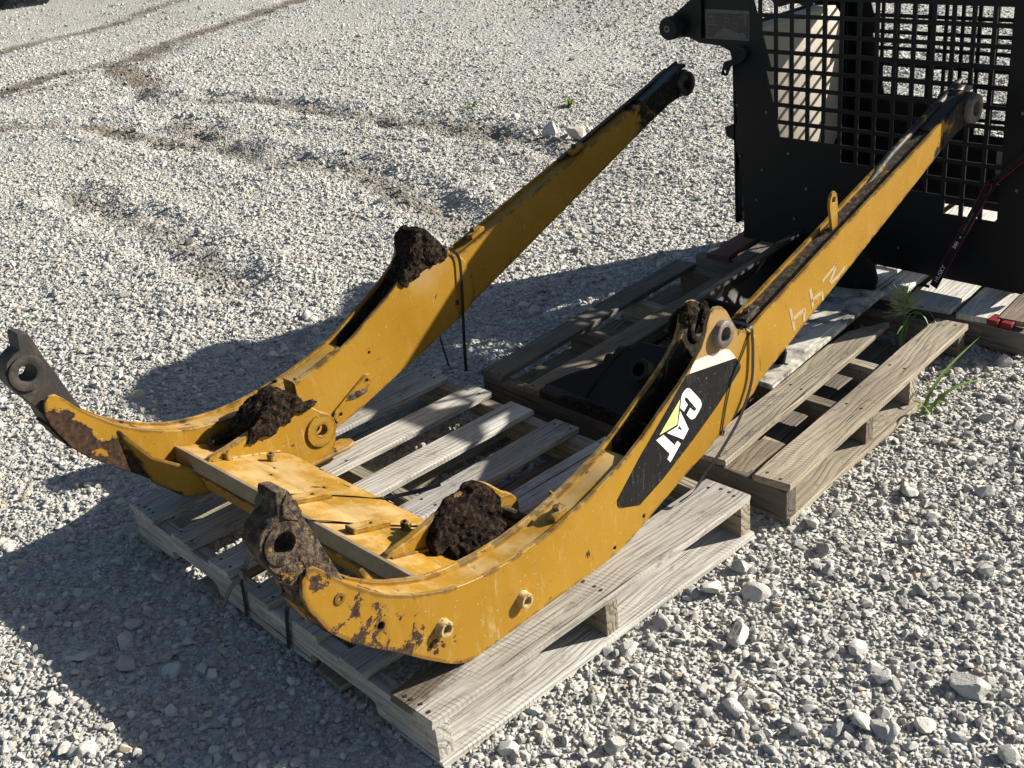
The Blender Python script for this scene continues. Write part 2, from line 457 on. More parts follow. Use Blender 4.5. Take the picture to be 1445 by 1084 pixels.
def box_vf(x0, x1, y0, y1, z0, z1):
    v = [(x, y, z) for x in (x0, x1) for y in (y0, y1) for z in (z0, z1)]
    f = [(0, 1, 3, 2), (4, 6, 7, 5), (0, 4, 5, 1), (2, 3, 7, 6), (0, 2, 6, 4), (1, 5, 7, 3)]
    return v, f

def box(name, x0, x1, y0, y1, z0, z1, mat, parent=None, bevel=0.003, loc=None, rz=0.0):
    v, f = box_vf(x0, x1, y0, y1, z0, z1)
    return mk(name, v, f, mat, parent, loc, rz, bevel=bevel)

def ring(name, c, r0, r1, a, b, mat, parent=None, axis='x', n=28, flare=0.0):
    """a short tube (bushing): bore r0, outside r1, along one axis from a to b"""
    prof = [(r1 + flare, a), (r1, a + (b - a) * 0.35), (r1, b - (b - a) * 0.06), (r1 - 0.06 * (r1 - r0) - 0.0005, b), (r0 + 0.0008, b), (r0, b - (b - a) * 0.08), (r0, a)]
    v, f = [], []
    m = len(prof)
    for i in range(n):
        t = 2 * math.pi * i / n
        for r, x in prof:
            u, w = r * math.cos(t), r * math.sin(t)
            if axis == 'x': v.append((x, c[0] + u, c[1] + w))
            elif axis == 'y': v.append((c[0] + u, x, c[1] + w))
            else: v.append((c[0] + u, c[1] + w, x))
    for i in range(n):
        j = (i + 1) % n
        for k in range(m):
            l = (k + 1) % m
            f.append((i * m + k, j * m + k, j * m + l, i * m + l))
    return mk(name, v, f, mat, parent, ang=50)

def tube(name, pts, r, mat, parent=None, n=8, cap=True, taper=None):
    pts = [Vector(p) for p in pts]
    v, f = [], []
    up = Vector((0, 0, 1))
    for i, p in enumerate(pts):
        d = (pts[min(i + 1, len(pts) - 1)] - pts[max(i - 1, 0)]).normalized()
        s = d.cross(up)
        if s.length < 1e-3: s = d.cross(Vector((1, 0, 0)))
        s.normalize(); w = s.cross(d)
        rr = r if taper is None else r * (1 + (taper - 1) * i / (len(pts) - 1))
        for k in range(n):
            t = 2 * math.pi * k / n
            v.append(p + s * (rr * math.cos(t)) + w * (rr * math.sin(t)))
    for i in range(len(pts) - 1):
        for k in range(n):
            l = (k + 1) % n
            f.append((i * n + k, i * n + l, (i + 1) * n + l, (i + 1) * n + k))
    if cap:
        f.append(tuple(range(n))); f.append(tuple(range((len(pts) - 1) * n, len(pts) * n)))
    if name is None:
        return v, f
    return mk(name, v, f, mat, parent, ang=60)

def spline(pts, k=6):
    P = [Vector(p) for p in pts]
    out = []
    for i in range(len(P) - 1):
        p0, p1, p2, p3 = P[max(i - 1, 0)], P[i], P[i + 1], P[min(i + 2, len(P) - 1)]
        for j in range(k):
            t = j / k
            out.append(0.5 * ((2 * p1) + (p2 - p0) * t + (2 * p0 - 5 * p1 + 4 * p2 - p3) * t * t + (3 * p1 - p0 - 3 * p2 + p3) * t ** 3))
    out.append(P[-1])
    return out

def ribbon_vf(pts, side, width, thick, k=5, twist=0.0):
    pts = spline(pts, k) if k > 1 else [Vector(p) for p in pts]
    v, f = [], []
    n = len(pts)
    for i, p in enumerate(pts):
        d = (pts[min(i + 1, n - 1)] - pts[max(i - 1, 0)]).normalized()
        s = Vector(side)
        s = (s - d * s.dot(d)).normalized()
        nn = d.cross(s)
        if twist:
            a = twist * i / n
            s, nn = s * math.cos(a) + nn * math.sin(a), nn * math.cos(a) - s * math.sin(a)
        for a, b in ((-1, -1), (1, -1), (1, 1), (-1, 1)):
            v.append(p + s * (a * width / 2) + nn * (b * thick / 2))
    for i in range(n - 1):
        for c in range(4):
            e = (c + 1) % 4
            f.append((i * 4 + c, i * 4 + e, i * 4 + 4 + e, i * 4 + 4 + c))
    f.append((0, 1, 2, 3)); f.append(tuple(n * 4 - 4 + i for i in range(4)))
    return v, f

def ribbon(name, pts, side, width, thick, mat, parent=None, k=5, twist=0.0):
    v, f = ribbon_vf(pts, side, width, thick, k, twist)
    return mk(name, v, f, mat, parent)

def lump(name, c, rad, mat, parent=None, seed=0, amp=0.35, freq=2.2, fine=0.10, sub=5):
    """a clod of caked mud: a squashed ball broken up by several octaves of noise"""
    bm = bmesh.new()
    bmesh.ops.create_icosphere(bm, subdivisions=sub, radius=1.0)
    o = Vector((seed * 3.1, seed * 1.7, seed * 5.3))
    for v in bm.verts:
        p = v.co.copy()
        a = noise.fractal(p * freq + o, 1.0, 2.0, 3) * amp * 0.55 + noise.noise(p * 9 + o) * fine * 0.5 + noise.noise(p * 19 + o) * fine * 0.45
        q_ = p * (1 + a)
        v.co = Vector((c[0] + q_.x * rad[0], c[1] + q_.y * rad[1], c[2] + q_.z * rad[2]))
    me = bpy.data.meshes.new(name)
    bm.to_mesh(me); bm.free()
    finish(me, 40)
    return link(name, me, mat, parent)

def mudslab(name, poly, a, b, mat, parent=None, seed=0, amp=0.006, edge=0.0060):
    """mud caked over an outline: a slab cut fine and roughened by noise"""
    v, f = plate_data(poly, [], a, b)
    bm = bmesh.new()
    bv = [bm.verts.new(p) for p in v]
    for q_ in f:
        bm.faces.new([bv[i] for i in q_])
    bmesh.ops.triangulate(bm, faces=bm.faces)
    for _ in range(7):
        es = [e for e in bm.edges if e.calc_length() > edge]
        if not es or len(bm.verts) > 14000: break
        bmesh.ops.subdivide_edges(bm, edges=es, cuts=1)
        bmesh.ops.triangulate(bm, faces=bm.faces)
    bmesh.ops.smooth_vert(bm, verts=bm.verts, factor=0.5, use_axis_x=True, use_axis_y=True, use_axis_z=True)
    bmesh.ops.smooth_vert(bm, verts=bm.verts, factor=0.5, use_axis_x=True, use_axis_y=True, use_axis_z=True)
    bmesh.ops.recalc_face_normals(bm, faces=bm.faces)
    o = Vector((seed * 2.7, seed * 1.3, seed * 4.1))
    mv = []
    for w in bm.verts:
        p = w.co * 38.0 + o
        d = noise.noise(p * 0.7) * amp + noise.noise(p * 1.9) * amp * 0.5 + noise.noise(p * 4.3) * amp * 0.30 + noise.noise(p * 9) * amp * 0.16
        mv.append((w, w.normal * d))
    for w, d in mv:
        w.co += d
    me = bpy.data.meshes.new(name)
    bm.to_mesh(me); bm.free()
    finish(me, 45)
    return link(name, me, mat, parent)

def offset_poly(poly, dx, dy):
    return [(p[0] + dx, p[1] + dy) for p in poly]

# ================================================================== THE GROUND
TRACKS = [  # (points, half width, depth, dirtiness, how churned)
    ([(-11.0, 2.2), (-11.53, 3.54), (-11.96, 4.79), (-12.98, 6.34), (-14.2, 8.5)], 0.26, 0.016, 0.75, 0.3),
    ([(-12.6, 2.6), (-12.75, 4.6), (-13.9, 6.8)], 0.16, 0.01, 0.5, 0.2),
    ([(-8.8, 1.7), (-9.05, 2.59), (-9.29, 3.17), (-9.19, 3.93), (-9.75, 4.52), (-10.32, 5.76), (-10.87, 6.93), (-12.0, 9.5)], 0.24, 0.020, 0.95, 0.5),
    ([(-8.6, 2.4), (-8.75, 3.6), (-9.35, 4.6), (-9.9, 5.8)], 0.15, 0.012, 0.55, 0.4),
    ([(-9.3, 3.75), (-9.05, 3.65), (-8.2, 3.45), (-7.43, 3.22)], 0.22, 0.02, 0.85, 0.9),
    ([(-7.4, 3.0), (-6.61, 3.3), (-6.29, 3.5), (-5.49, 3.47), (-4.87, 3.43), (-4.28, 3.47), (-3.63, 3.53), (-2.9, 3.5)], 0.15, 0.032, 0.66, 1.0),
    ([(-6.1, 2.7), (-5.25, 2.61), (-4.34, 2.45), (-3.94, 2.65), (-3.4, 2.5), (-2.78, 2.32), (-2.4, 2.2)], 0.17, 0.032, 0.66, 1.0),
    ([(-5.0, 1.45), (-4.3, 1.41), (-3.72, 1.39), (-3.17, 1.28), (-2.8, 1.2)], 0.14, 0.028, 0.60, 1.0),
    ([(-7.9, 1.7), (-7.45, 1.98), (-6.88, 2.35), (-5.72, 2.4), (-4.92, 2.48)], 0.15, 0.024, 0.75, 0.8),
    ([(-7.42, 4.04), (-7.85, 5.14), (-7.62, 5.89)], 0.10, 0.010, 0.2, 0.2),
]

def vnoise(x, y, seed):
    """smooth value noise on numpy arrays"""
    xi = np.floor(x).astype(np.int64); yi = np.floor(y).astype(np.int64)
    xf = x - xi; yf = y - yi
    u = xf * xf * (3 - 2 * xf); w = yf * yf * (3 - 2 * yf)
    def h(a, b):
        k = (a * 374761393 + b * 668265263 + seed * 974634541) & 0x7fffffff
        k = ((k ^ (k >> 13)) * 1274126177) & 0x7fffffff
        return ((k ^ (k >> 16)) & 0xffff) / 65535.0
    return (h(xi, yi) * (1 - u) + h(xi + 1, yi) * u) * (1 - w) + (h(xi, yi + 1) * (1 - u) + h(xi + 1, yi + 1) * u) * w

def seg_dist(x, y, pts):
    best = np.full(x.shape, 1e9)
    for (ax, ay), (bx, by) in zip(pts[:-1], pts[1:]):
        dx, dy = bx - ax, by - ay
        t = np.clip(((x - ax) * dx + (y - ay) * dy) / (dx * dx + dy * dy), 0, 1)
        best = np.minimum(best, np.hypot(x - ax - t * dx, y - ay - t * dy))
    return best

def ground_fields(x, y):
    wob = (vnoise(x * 1.7, y * 1.7, 5) - 0.5) * 0.25 + (vnoise(x * 5, y * 5, 6) - 0.5) * 0.12
    # flat where the pallets stand
    near = np.hypot(np.maximum(np.abs(x + 0.55) - 1.2, 0), np.maximum(np.abs(y - 1.7) - 2.1, 0))
    free = np.clip(near / 0.6, 0, 1)
    h = ((vnoise(x * 0.8, y * 0.8, 1) - 0.5) * 0.035 + (vnoise(x * 2.4, y * 2.4, 2) - 0.5) * 0.020 + (vnoise(x * 7, y * 7, 3) - 0.5) * 0.012)
    h *= 0.25 + 0.75 * free
    dirt = np.clip((vnoise(x * 0.9, y * 0.9, 8) - 0.62) * 1.2, 0, 0.35) * free
    bare = np.zeros_like(x)
    churn = np.zeros_like(x)
    for pts, wd, dep, dk, ch in TRACKS:
        d = seg_dist(x, y, pts) + wob * wd * 1.6
        brk = 0.62 + 0.38 * np.clip((vnoise(x * 2.6 + wd * 90, y * 2.6, 41) - 0.30) * 2.6, 0, 1)
        k = np.exp(-(d / wd) ** 2)
        rim = np.exp(-((d - 1.7 * wd) / (0.6 * wd)) ** 2)
        h = h - dep * 0.62 * k * brk + dep * 0.5 * rim * brk
        dirt = np.maximum(dirt, k * dk * (0.45 + 0.55 * brk))
        bare = np.maximum(bare, k * dk)
        churn = np.maximum(churn, ch * np.exp(-(d / (wd * 1.7)) ** 2))
    h = h + churn * ((vnoise(x * 6.5, y * 6.5, 51) - 0.5) * 0.050 + (vnoise(x * 13, y * 13, 52) - 0.5) * 0.045)
    # tread bars where a track machine turned
    tx, ty = x + 8.2, y - 3.5
    tr = np.exp(-((tx * 0.26 - ty * -0.97) / 0.35) ** 2) * np.exp(-((tx * 0.97 + ty * -0.26) / 0.8) ** 2)
    h = h + tr * 0.018 * np.sin((tx * 0.97 - ty * 0.26) * 48.0)
    return h, dirt, bare

def build_ground():
    # one sheet: a fine grid round the picture, stretching out to the horizon
    def axis(c0, c1, fine, lo, hi):
        a = list(np.arange(c0, c1 + 1e-6, fine))
        s, p = fine, c1
        while p < hi:
            s *= 1.22; p += s; a.append(min(p, hi))
        s, p = fine, c0
        while p > lo:
            s *= 1.22; p -= s; a.insert(0, max(p, lo))
        return np.array(a)
    xs = axis(-12.5, 2.2, 0.042, -260, 200)
    ys = axis(-2.0, 8.0, 0.042, -200, 260)
    X, Y = np.meshgrid(xs, ys)
    h, dirt, bare = ground_fields(X.ravel(), Y.ravel())
    fade = np.clip(1.6 - np.hypot(X.ravel(), Y.ravel()) / 30.0, 0, 1)
    Z = h * fade
    n, m = len(xs), len(ys)
    V = np.stack([X.ravel(), Y.ravel(), Z], 1)
    i = np.arange(m - 1)[:, None] * n + np.arange(n - 1)[None, :]
    Q = np.stack([i, i + 1, i + 1 + n, i + n], -1).reshape(-1, 4)
    me = bpy.data.meshes.new("ground")
    me.vertices.add(len(V)); me.vertices.foreach_set("co", V.ravel())
    me.loops.add(Q.size); me.loops.foreach_set("vertex_index", Q.ravel().astype(np.int32))
    me.polygons.add(len(Q))
    me.polygons.foreach_set("loop_start", np.arange(0, Q.size, 4, dtype=np.int32))
    me.polygons.foreach_set("use_smooth", np.ones(len(Q), dtype=bool))
    a = me.attributes.new("dirt", 'FLOAT', 'POINT')
    a.data.foreach_set("value", dirt.astype(np.float32))
    me.update(); me.validate()
    g = link("ground", me, M['ground'])
    g['kind'] = 'structure'
    return g
build_ground()

# ---- stones: angular crushed limestone, cut from a ball by random planes
def rock_mesh(name, seed, sub=3, planes=13):
    r = random.Random(seed)
    bm = bmesh.new()
    bmesh.ops.create_icosphere(bm, subdivisions=sub, radius=1.0)
    sc = (1.0, r.uniform(0.66, 0.95), r.uniform(0.5, 0.8))
    cuts = []
    for _ in range(planes):
        v = Vector((r.gauss(0, 1), r.gauss(0, 1), r.gauss(0, 1))).normalized()
        cuts.append((v, r.uniform(0.52, 0.86)))
    o = Vector((seed * 2.3, seed * 1.1, 0))
    for v in bm.verts:
        p = v.co.copy()
        for nrm, hgt in cuts:
            d = p.dot(nrm) - hgt
            if d > 0: p -= nrm * d
        p *= 1 + 0.05 * noise.noise(p * 2.5 + o) + 0.03 * noise.noise(p * 7 + o)
        v.co = Vector((p.x * sc[0], p.y * sc[1], p.z * sc[2])) * 1.25
    me = bpy.data.meshes.new(name)
    bm.to_mesh(me); bm.free()
    finish(me, 24)
    me.materials.append(M['stone'])
    return me

def build_gravel():
    rg = np.random.default_rng(11)
    kit = bpy.data.collections.new("stone_kit")      # not linked: only the shapes the scatter draws from
    NV = 10
    for i in range(NV):
        kit.objects.link(bpy.data.objects.new("stone_shape_%02d" % i, rock_mesh("stone_shape", 20 + i, 3 if i < 6 else 2)))
    heading = math.atan2(F_.y, F_.x)
    half = math.radians(41)
    px, py, sz = [], [], []
    def sector(r0, r1, dens, lo, hi, pw=1.0):
        area = half * (r1 * r1 - r0 * r0)
        n = int(area * dens)
        rr = np.sqrt(rg.uniform(r0 * r0, r1 * r1, n))
        th = heading + rg.uniform(-half, half, n)
        px.append(CAM.x + rr * np.cos(th)); py.append(CAM.y + rr * np.sin(th))
        sz.append(lo + (hi - lo) * rg.random(n) ** pw)
    sector(0.7, 4.2, 55, 0.028, 0.056, 2.6)
    sector(0.7, 4.2, 1500, 0.011, 0.025, 1.7)
    sector(0.7, 4.2, 6500, 0.0045, 0.011, 1.2)
    sector(4.2, 8.0, 16, 0.028, 0.052, 2.4)
    sector(4.2, 8.0, 1150, 0.012, 0.027, 1.7)
    sector(4.2, 8.0, 1100, 0.008, 0.014)
    sector(8.0, 14.0, 8, 0.03, 0.05, 2.0)
    sector(8.0, 14.0, 420, 0.015, 0.032, 1.5)
    sector(14.0, 28.0, 70, 0.022, 0.045, 1.5)
    x = np.concatenate(px); y = np.concatenate(py); s = np.concatenate(sz)
    h, dirt, bare = ground_fields(x, y)
    # patches of finer and of coarser stone, and few stones in the wheel ruts
    patch = vnoise(x * 1.1, y * 1.1, 21) * 0.6 + vnoise(x * 3.1, y * 3.1, 22) * 0.4
    r_ = np.hypot(x - CAM.x, y - CAM.y)
    dusty = vnoise((x * 0.5 + y * 0.86) * 0.9, (x * 0.86 - y * 0.5) * 0.28, 31)   # dusty lanes drawn out along the traffic
    lane = np.clip((dusty - 0.50) * 3.0, 0, 1) * np.clip((r_ - 5.0) / 3.0, 0, 1)
    keep = rg.random(len(x)) < np.clip(0.25 + 1.35 * patch, 0, 1) * (1 - 0.72 * bare) * (1 - 0.78 * lane)
    under = ((x > -1.26) & (x < 0.02) & (y > 0.0) & (y < 1.0)) | ((x > -1.15) & (x < 0.03) & (y > 1.13) & (y < 2.17)) | ((x > -1.13) & (x < 0.1) & (y > 2.32) & (y < 3.3))
    keep &= ~(under & (s > 0.03))
    x, y, s, h, dirt = x[keep], y[keep], s[keep], h[keep], dirt[keep]
    n = len(x)
    z = h + s * 0.5 * rg.uniform(-0.12, 0.40, n)
    co = np.stack([x, y, z], 1)
    me = bpy.data.meshes.new("gravel")
    me.vertices.add(n); me.vertices.foreach_set("co", co.ravel())
    at = me.attributes.new("stone_scale", 'FLOAT_VECTOR', 'POINT')
    sv = s[:, None] * 0.5 * rg.uniform(0.8, 1.2, (n, 3)); sv[:, 2] *= 0.9
    at.data.foreach_set("vector", sv.ravel().astype(np.float32))
    at = me.attributes.new("stone_dirt", 'FLOAT', 'POINT')
    at.data.foreach_set("value", np.clip((dirt - 0.12) * 1.25 + rg.normal(0, 0.14, n) * (dirt > 0.1), 0, 0.95).astype(np.float32))
    at = me.attributes.new("stone_turn", 'FLOAT_VECTOR', 'POINT')
    rot = np.stack([rg.normal(0, 0.5, n), rg.normal(0, 0.5, n), rg.uniform(0, 6.283, n)], 1)
    at.data.foreach_set("vector", rot.ravel().astype(np.float32))
    at = me.attributes.new("stone_pick", 'INT', 'POINT')
    at.data.foreach_set("value", np.where(s > 0.014, rg.integers(0, 6, n), rg.integers(0, NV, n)).astype(np.int32))
    me.update()
    o = link("gravel", me, M['stone'])
    tag(o, kind='stuff')
    ng = bpy.data.node_groups.new("gravel_scatter", 'GeometryNodeTree')
    ng.interface.new_socket("Geometry", in_out='INPUT', socket_type='NodeSocketGeometry')
    ng.interface.new_socket("Geometry", in_out='OUTPUT', socket_type='NodeSocketGeometry')
    N = ng.nodes; Lk = ng.links
    gi = N.new("NodeGroupInput"); go = N.new("NodeGroupOutput")
    iop = N.new("GeometryNodeInstanceOnPoints")
    ci = N.new("GeometryNodeCollectionInfo")
    ci.inputs[0].default_value = kit
    ci.inputs[1].default_value = True
    ci.inputs[2].default_value = True
    def attr(nm, typ):
        a = N.new("GeometryNodeInputNamedAttribute"); a.data_type = typ; a.inputs[0].default_value = nm
        return a.outputs[0]
    Lk.new(gi.outputs[0], iop.inputs['Points'])
    Lk.new(ci.outputs[0], iop.inputs['Instance'])
    iop.inputs['Pick Instance'].default_value = True
    Lk.new(attr("stone_pick", 'INT'), iop.inputs['Instance Index'])
    Lk.new(attr("stone_turn", 'FLOAT_VECTOR'), iop.inputs['Rotation'])
    Lk.new(attr("stone_scale", 'FLOAT_VECTOR'), iop.inputs['Scale'])
    Lk.new(iop.outputs[0], go.inputs[0])
    md = o.modifiers.new("scatter", 'NODES')
    md.node_group = ng
    print("stones:", n)
build_gravel()

# ================================================================== PALLETS
def board_mesh(name, L, W, T, seed, mat, rag=0.004, taper_end=None, bow=0.0):
    """a sawn board along +x from 0 to L, width W centred on y, thickness T from z=0 up"""
    r = random.Random(seed)
    c = min(0.0028, T * 0.15)
    prof = [(-W / 2 + c, 0), (W / 2 - c, 0), (W / 2, c), (W / 2, T - c), (W / 2 - c, T), (-W / 2 + c, T), (-W / 2, T - c), (-W / 2, c)]
    ns = max(5, int(L / 0.11))
    v, f = [], []
    m = len(prof)
    ph = r.uniform(0, 6)
    for i in range(ns + 1):
        x = L * i / ns
        wy = 0.0016 * math.sin(ph + x * 9) + r.uniform(-0.0009, 0.0009)
        wz = bow * math.sin(math.pi * i / ns) + r.uniform(-0.0006, 0.0006)
        for y, z in prof:
            xx, yy = x, y
            if i in (0, ns):
                xx += r.uniform(-rag, rag)
            if taper_end and x > L - taper_end[0]:
                k = (x - L + taper_end[0]) / taper_end[0]
                yy = y * (1 - k * taper_end[1]) + taper_end[2] * k
            v.append((xx, yy + wy + r.uniform(-0.0006, 0.0006), z + wz))
    for i in range(ns):
        for k in range(m):
            l = (k + 1) % m
            f.append((i * m + k, i * m + l, (i + 1) * m + l, (i + 1) * m + k))
    f.append(tuple(range(m))); f.append(tuple(range(ns * m, ns * m + m)))
    return v, f

def put_board(root, name, p0, p1, W, T, z, mat, seed, **kw):
    p0, p1 = Vector((*p0, z)), Vector((*p1, z))
    d = p1 - p0
    v, f = board_mesh(name, d.length, W, T, seed, mat, **kw)
    o = mk(name, v, f, mat, root, ang=30)
    base = Vector(root.location) if root else Vector((0, 0, 0))
    o.location = p0 - base
    o.rotation_euler = (0, 0, math.atan2(d.y, d.x))
    return o

def put_stringer(root, p0, p1, W, z0, z1, mat, notches=(), seed=0, name='stringer'):
    """an upright runner from p0 to p1, notched from below as pallets are for forks"""
    p0, p1 = Vector((*p0, 0)), Vector((*p1, 0))
    L = (p1 - p0).length
    H = z1 - z0
    out = [(0, 0)]
    for a, b in notches:
        nh = H * 0.42
        out += [(a, 0), (a + 0.004, nh * 0.8), (a + 0.022, nh), (b - 0.022, nh), (b - 0.004, nh * 0.8), (b, 0)]
    out += [(L, 0), (L, H), (L * 0.66, H + 0.0008), (L * 0.33, H - 0.0006), (0, H)]
    v, f = plate_data(out, [], -W / 2, W / 2)
    v = [(p[1], p[0], p[2]) for p in v]
    o = mk(name, v, f, mat, root, bevel=0.002)
    o.location = p0 + Vector((0, 0, z0)) - Vector(root.location)
    d = p1 - p0
    o.rotation_euler = (0, 0, math.atan2(d.y, d.x))
    return o

def nails(root, spots, z):
    v, f = [], []
    for x, y in spots:
        k = len(v)
        for i in range(6):
            t = i * math.pi / 3
            v.append((x - root.location.x + 0.0042 * math.cos(t), y - root.location.y + 0.0042 * math.sin(t), z + 0.0012))
        for i in range(6):
            t = i * math.pi / 3
            v.append((x - root.location.x + 0.0042 * math.cos(t), y - root.location.y + 0.0042 * math.sin(t), z - 0.003))
        f.append(tuple(range(k, k + 6)))
        for i in range(6):
            f.append((k + i, k + (i + 1) % 6, k + 6 + (i + 1) % 6, k + 6 + i))
    o = mk('nail', v, f, M['nail'], root, smooth=False)
    o['kind'] = 'stuff'
    return o

HD = 0.1194       # top of the near pallet's deck
# ---- near pallet
pal = empty('wooden_pallet', (-0.64, 0.5, 0.0), 'weathered grey wooden pallet under the yellow loader arms', 'pallet')
T = 0.0185
ZB = HD - T
decks = [(-1.278, -1.140, 'wood_grey'), (-1.046, -0.948, 'wood_grey'), (-0.858, -0.761, 'wood_grey'), (-0.672, -0.580, 'wood_grey'),
         (-0.490, -0.393, 'wood_grey'), (-0.308, -0.216, 'wood_grey'), (-0.135, 0.0, 'wood_soiled')]
spots = []
for i, (x0, x1, mt) in enumerate(decks):
    j0 = rnd.uniform(-0.005, 0.006); j1 = rnd.uniform(-0.004, 0.006)
    kw = {}
    put_board(pal, 'deck_board', ((x0 + x1) / 2, 0.0 + j0 * (i < 6)), ((x0 + x1) / 2, 1.016 + j1 * (i < 6)), x1 - x0, T, ZB + (0.0006 * (i % 3)) * (i < 6), M[mt], 100 + i, rag=0.005 if i in (0, 6) else 0.003, **kw)
    for yy in (0.02, 0.507, 0.992):
        for k in range(2 if i not in (0, 6) else 4):
            fr = 0.22 + 0.56 * k / (1 if i not in (0, 6) else 3)
            spots.append((x0 + (x1 - x0) * fr + rnd.uniform(-0.006, 0.006), yy + rnd.uniform(-0.01, 0.008)))
nails(pal, spots, HD)
for i, yc in enumerate((0.022, 0.508, 0.994)):
    put_stringer(pal, (-1.276, yc), (-0.001, yc), 0.038, 0.0185, ZB - 0.0004, M['wood_grey'] if i == 0 else M['wood_tan'],
                 [(0.195, 0.43), (0.83, 1.075)])
for i, (x0, x1) in enumerate(((-1.272, -1.15), (-0.95, -0.85), (-0.66, -0.56), (-0.43, -0.33), (-0.128, 0.010))):
    put_board(pal, 'bottom_board', ((x0 + x1) / 2, 0.002), ((x0 + x1) / 2, 1.012), x1 - x0, 0.0175, 0.0006, M['wood_grey'] if i == 4 else M['wood_tan'], 130 + i)

# ---- second pallet, behind it, turned a few degrees
pal2 = empty('wooden_pallet', (-0.57, 1.65, 0.0), 'dirty brown wooden pallet between the loader arms and the black cab, bucket lying on it', 'pallet')
T2 = 0.019
ZB2 = 0.1194 - T2
for i, (a, b, w, mt, kw) in enumerate([
        ((-0.004, 1.105), (-0.106, 2.196), 0.104, 'wood_tan', {}),
        ((-0.197, 1.108), (-0.297, 2.085), 0.098, 'wood_tan', dict(taper_end=(0.14, 0.92, -0.038))),
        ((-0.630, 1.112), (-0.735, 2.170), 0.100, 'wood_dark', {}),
        ((-0.848, 1.113), (-0.910, 2.167), 0.092, 'wood_brown', {}),
        ((-1.048, 1.114), (-1.140, 2.180), 0.090, 'wood_dark', {})]):  # left boards coloured darker to stand in for the deep shade there
    put_board(pal2, 'deck_board', a, b, w, T2, ZB2, M[mt], 200 + i, **kw)
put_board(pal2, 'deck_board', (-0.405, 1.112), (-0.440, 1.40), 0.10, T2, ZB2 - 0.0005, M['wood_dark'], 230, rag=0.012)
put_stringer(pal2, (-1.092, 1.134), (0.043, 1.122), 0.040, 0.0185, ZB2 - 0.0006, M['wood_dark'])  # dark tone likewise holds the shade on this side
put_stringer(pal2, (-1.112, 1.545), (-0.003, 1.560), 0.038, 0.0185, ZB2 - 0.0006, M['wood_brown'], [(0.2, 0.42), (0.72, 0.94)])
put_stringer(pal2, (-1.128, 1.835), (-0.024, 1.826), 0.038, 0.0185, ZB2 - 0.0006, M['wood_tan'], [(0.2, 0.42), (0.72, 0.94)])
put_stringer(pal2, (-1.14, 2.165), (-0.066, 2.190), 0.038, 0.0185, ZB2 - 0.0006, M['wood_brown'], [(0.2, 0.42), (0.72, 0.94)])
put_board(pal2, 'bottom_board', (-0.022, 1.108), (-0.075, 1.85), 0.135, 0.0175, 0.0006, M['wood_tan'], 240)
for i, x in enumerate((-0.30, -0.52, -0.78, -1.05)):
    put_board(pal2, 'bottom_board', (x, 1.12), (x - 0.10, 2.18), 0.095, 0.0175, 0.0006, M['wood_brown'], 241 + i)
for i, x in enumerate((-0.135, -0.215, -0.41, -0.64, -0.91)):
    put_board(pal2, 'bottom_board', (x, 1.155), (x - 0.10, 2.15), 0.075 if i < 2 else 0.10, 0.0165, 0.0003, M['wood_dark'], 260 + i)  # extra boards added under the deck so its gaps read as dark shade
put_board(pal2, 'broken_board', (-0.115, 1.11), (-0.135, 1.30), 0.062, 0.014, 0.0865, M['wood_brown'], 250, rag=0.012)
nails(pal2, [(p + rnd.uniform(-.006, .006), q_ + rnd.uniform(-.006, .006)) for x, y in ((-0.004, 1.125), (-0.045, 1.555), (-0.072, 1.83), (-0.105, 2.18), (-0.197, 1.125), (-0.24, 1.555), (-0.848, 1.13), (-0.905, 2.15), (-1.048, 1.13)) for p, q_ in ((x - 0.022, y), (x + 0.022, y))], 0.1194)

# ---- third pallet, under the cab
pal3 = empty('wooden_pallet', (-0.5, 2.8, 0.0), 'bleached wooden pallet under the black cab with red stained end boards', 'pallet')
SL = -0.11
ZB3 = 0.1005
for i, (xa, w, y0, y1, mt, dz) in enumerate([
        (-1.077, 0.094, 2.29, 3.35, 'wood_red', 0.0), (-0.972, 0.062, 2.285, 3.35, 'wood_dark', 0.0), (-0.895, 0.072, 2.29, 3.35, 'wood_dark', 0.0),
        (-0.74, 0.09, 2.29, 3.36, 'wood_white', 0), (-0.61, 0.092, 2.285, 3.35, 'wood_white', 0.0), (-0.475, 0.085, 2.28, 3.35, 'wood_white', 0.0), (-0.38, 0.086, 2.275, 3.36, 'wood_white', 0),
        (-0.225, 0.15, 2.270, 3.35, 'wood_white', 0.0), (-0.072, 0.118, 2.285, 3.34, 'wood_white', -0.008), (0.038, 0.09, 2.30, 2.78, 'wood_brown', 0.0)]):
    put_board(pal3, 'deck_board', (xa, y0), (xa + SL * (y1 - y0), y1), w, 0.021, ZB3 + dz, M[mt], 300 + i, rag=0.006 if mt in ('wood_red', 'wood_brown') else 0.003)
put_stringer(pal3, (-1.20, 2.335), (0.098, 2.300), 0.040, 0.0185, ZB3 - 0.0086, M['wood_dark'], [(0.82, 1.045)])
put_stringer(pal3, (-1.22, 2.80), (0.05, 2.785), 0.038, 0.0185, ZB3 - 0.0086, M['wood_tan'], [(0.2, 0.42), (0.82, 1.045)])
put_stringer(pal3, (-1.27, 3.31), (0.0, 3.29), 0.038, 0.0185, ZB3 - 0.0086, M['wood_tan'], [(0.2, 0.42), (0.82, 1.045)])
for i, x in enumerate((0.02, -0.4, -0.8, -1.12)):
    put_board(pal3, 'bottom_board', (x, 2.30), (x + SL, 3.30), 0.09, 0.0175, 0.0006, M['wood_tan'], 320 + i)
for xx in (-0.012, 0.032):
    o = box('red_board_end', -0.017, 0.017, -0.004, 0.05, 0, 0.017, M['redpaint'], pal3, 0.002)
    o.location = Vector((xx, 2.272, 0.1015)) - Vector(pal3.location)

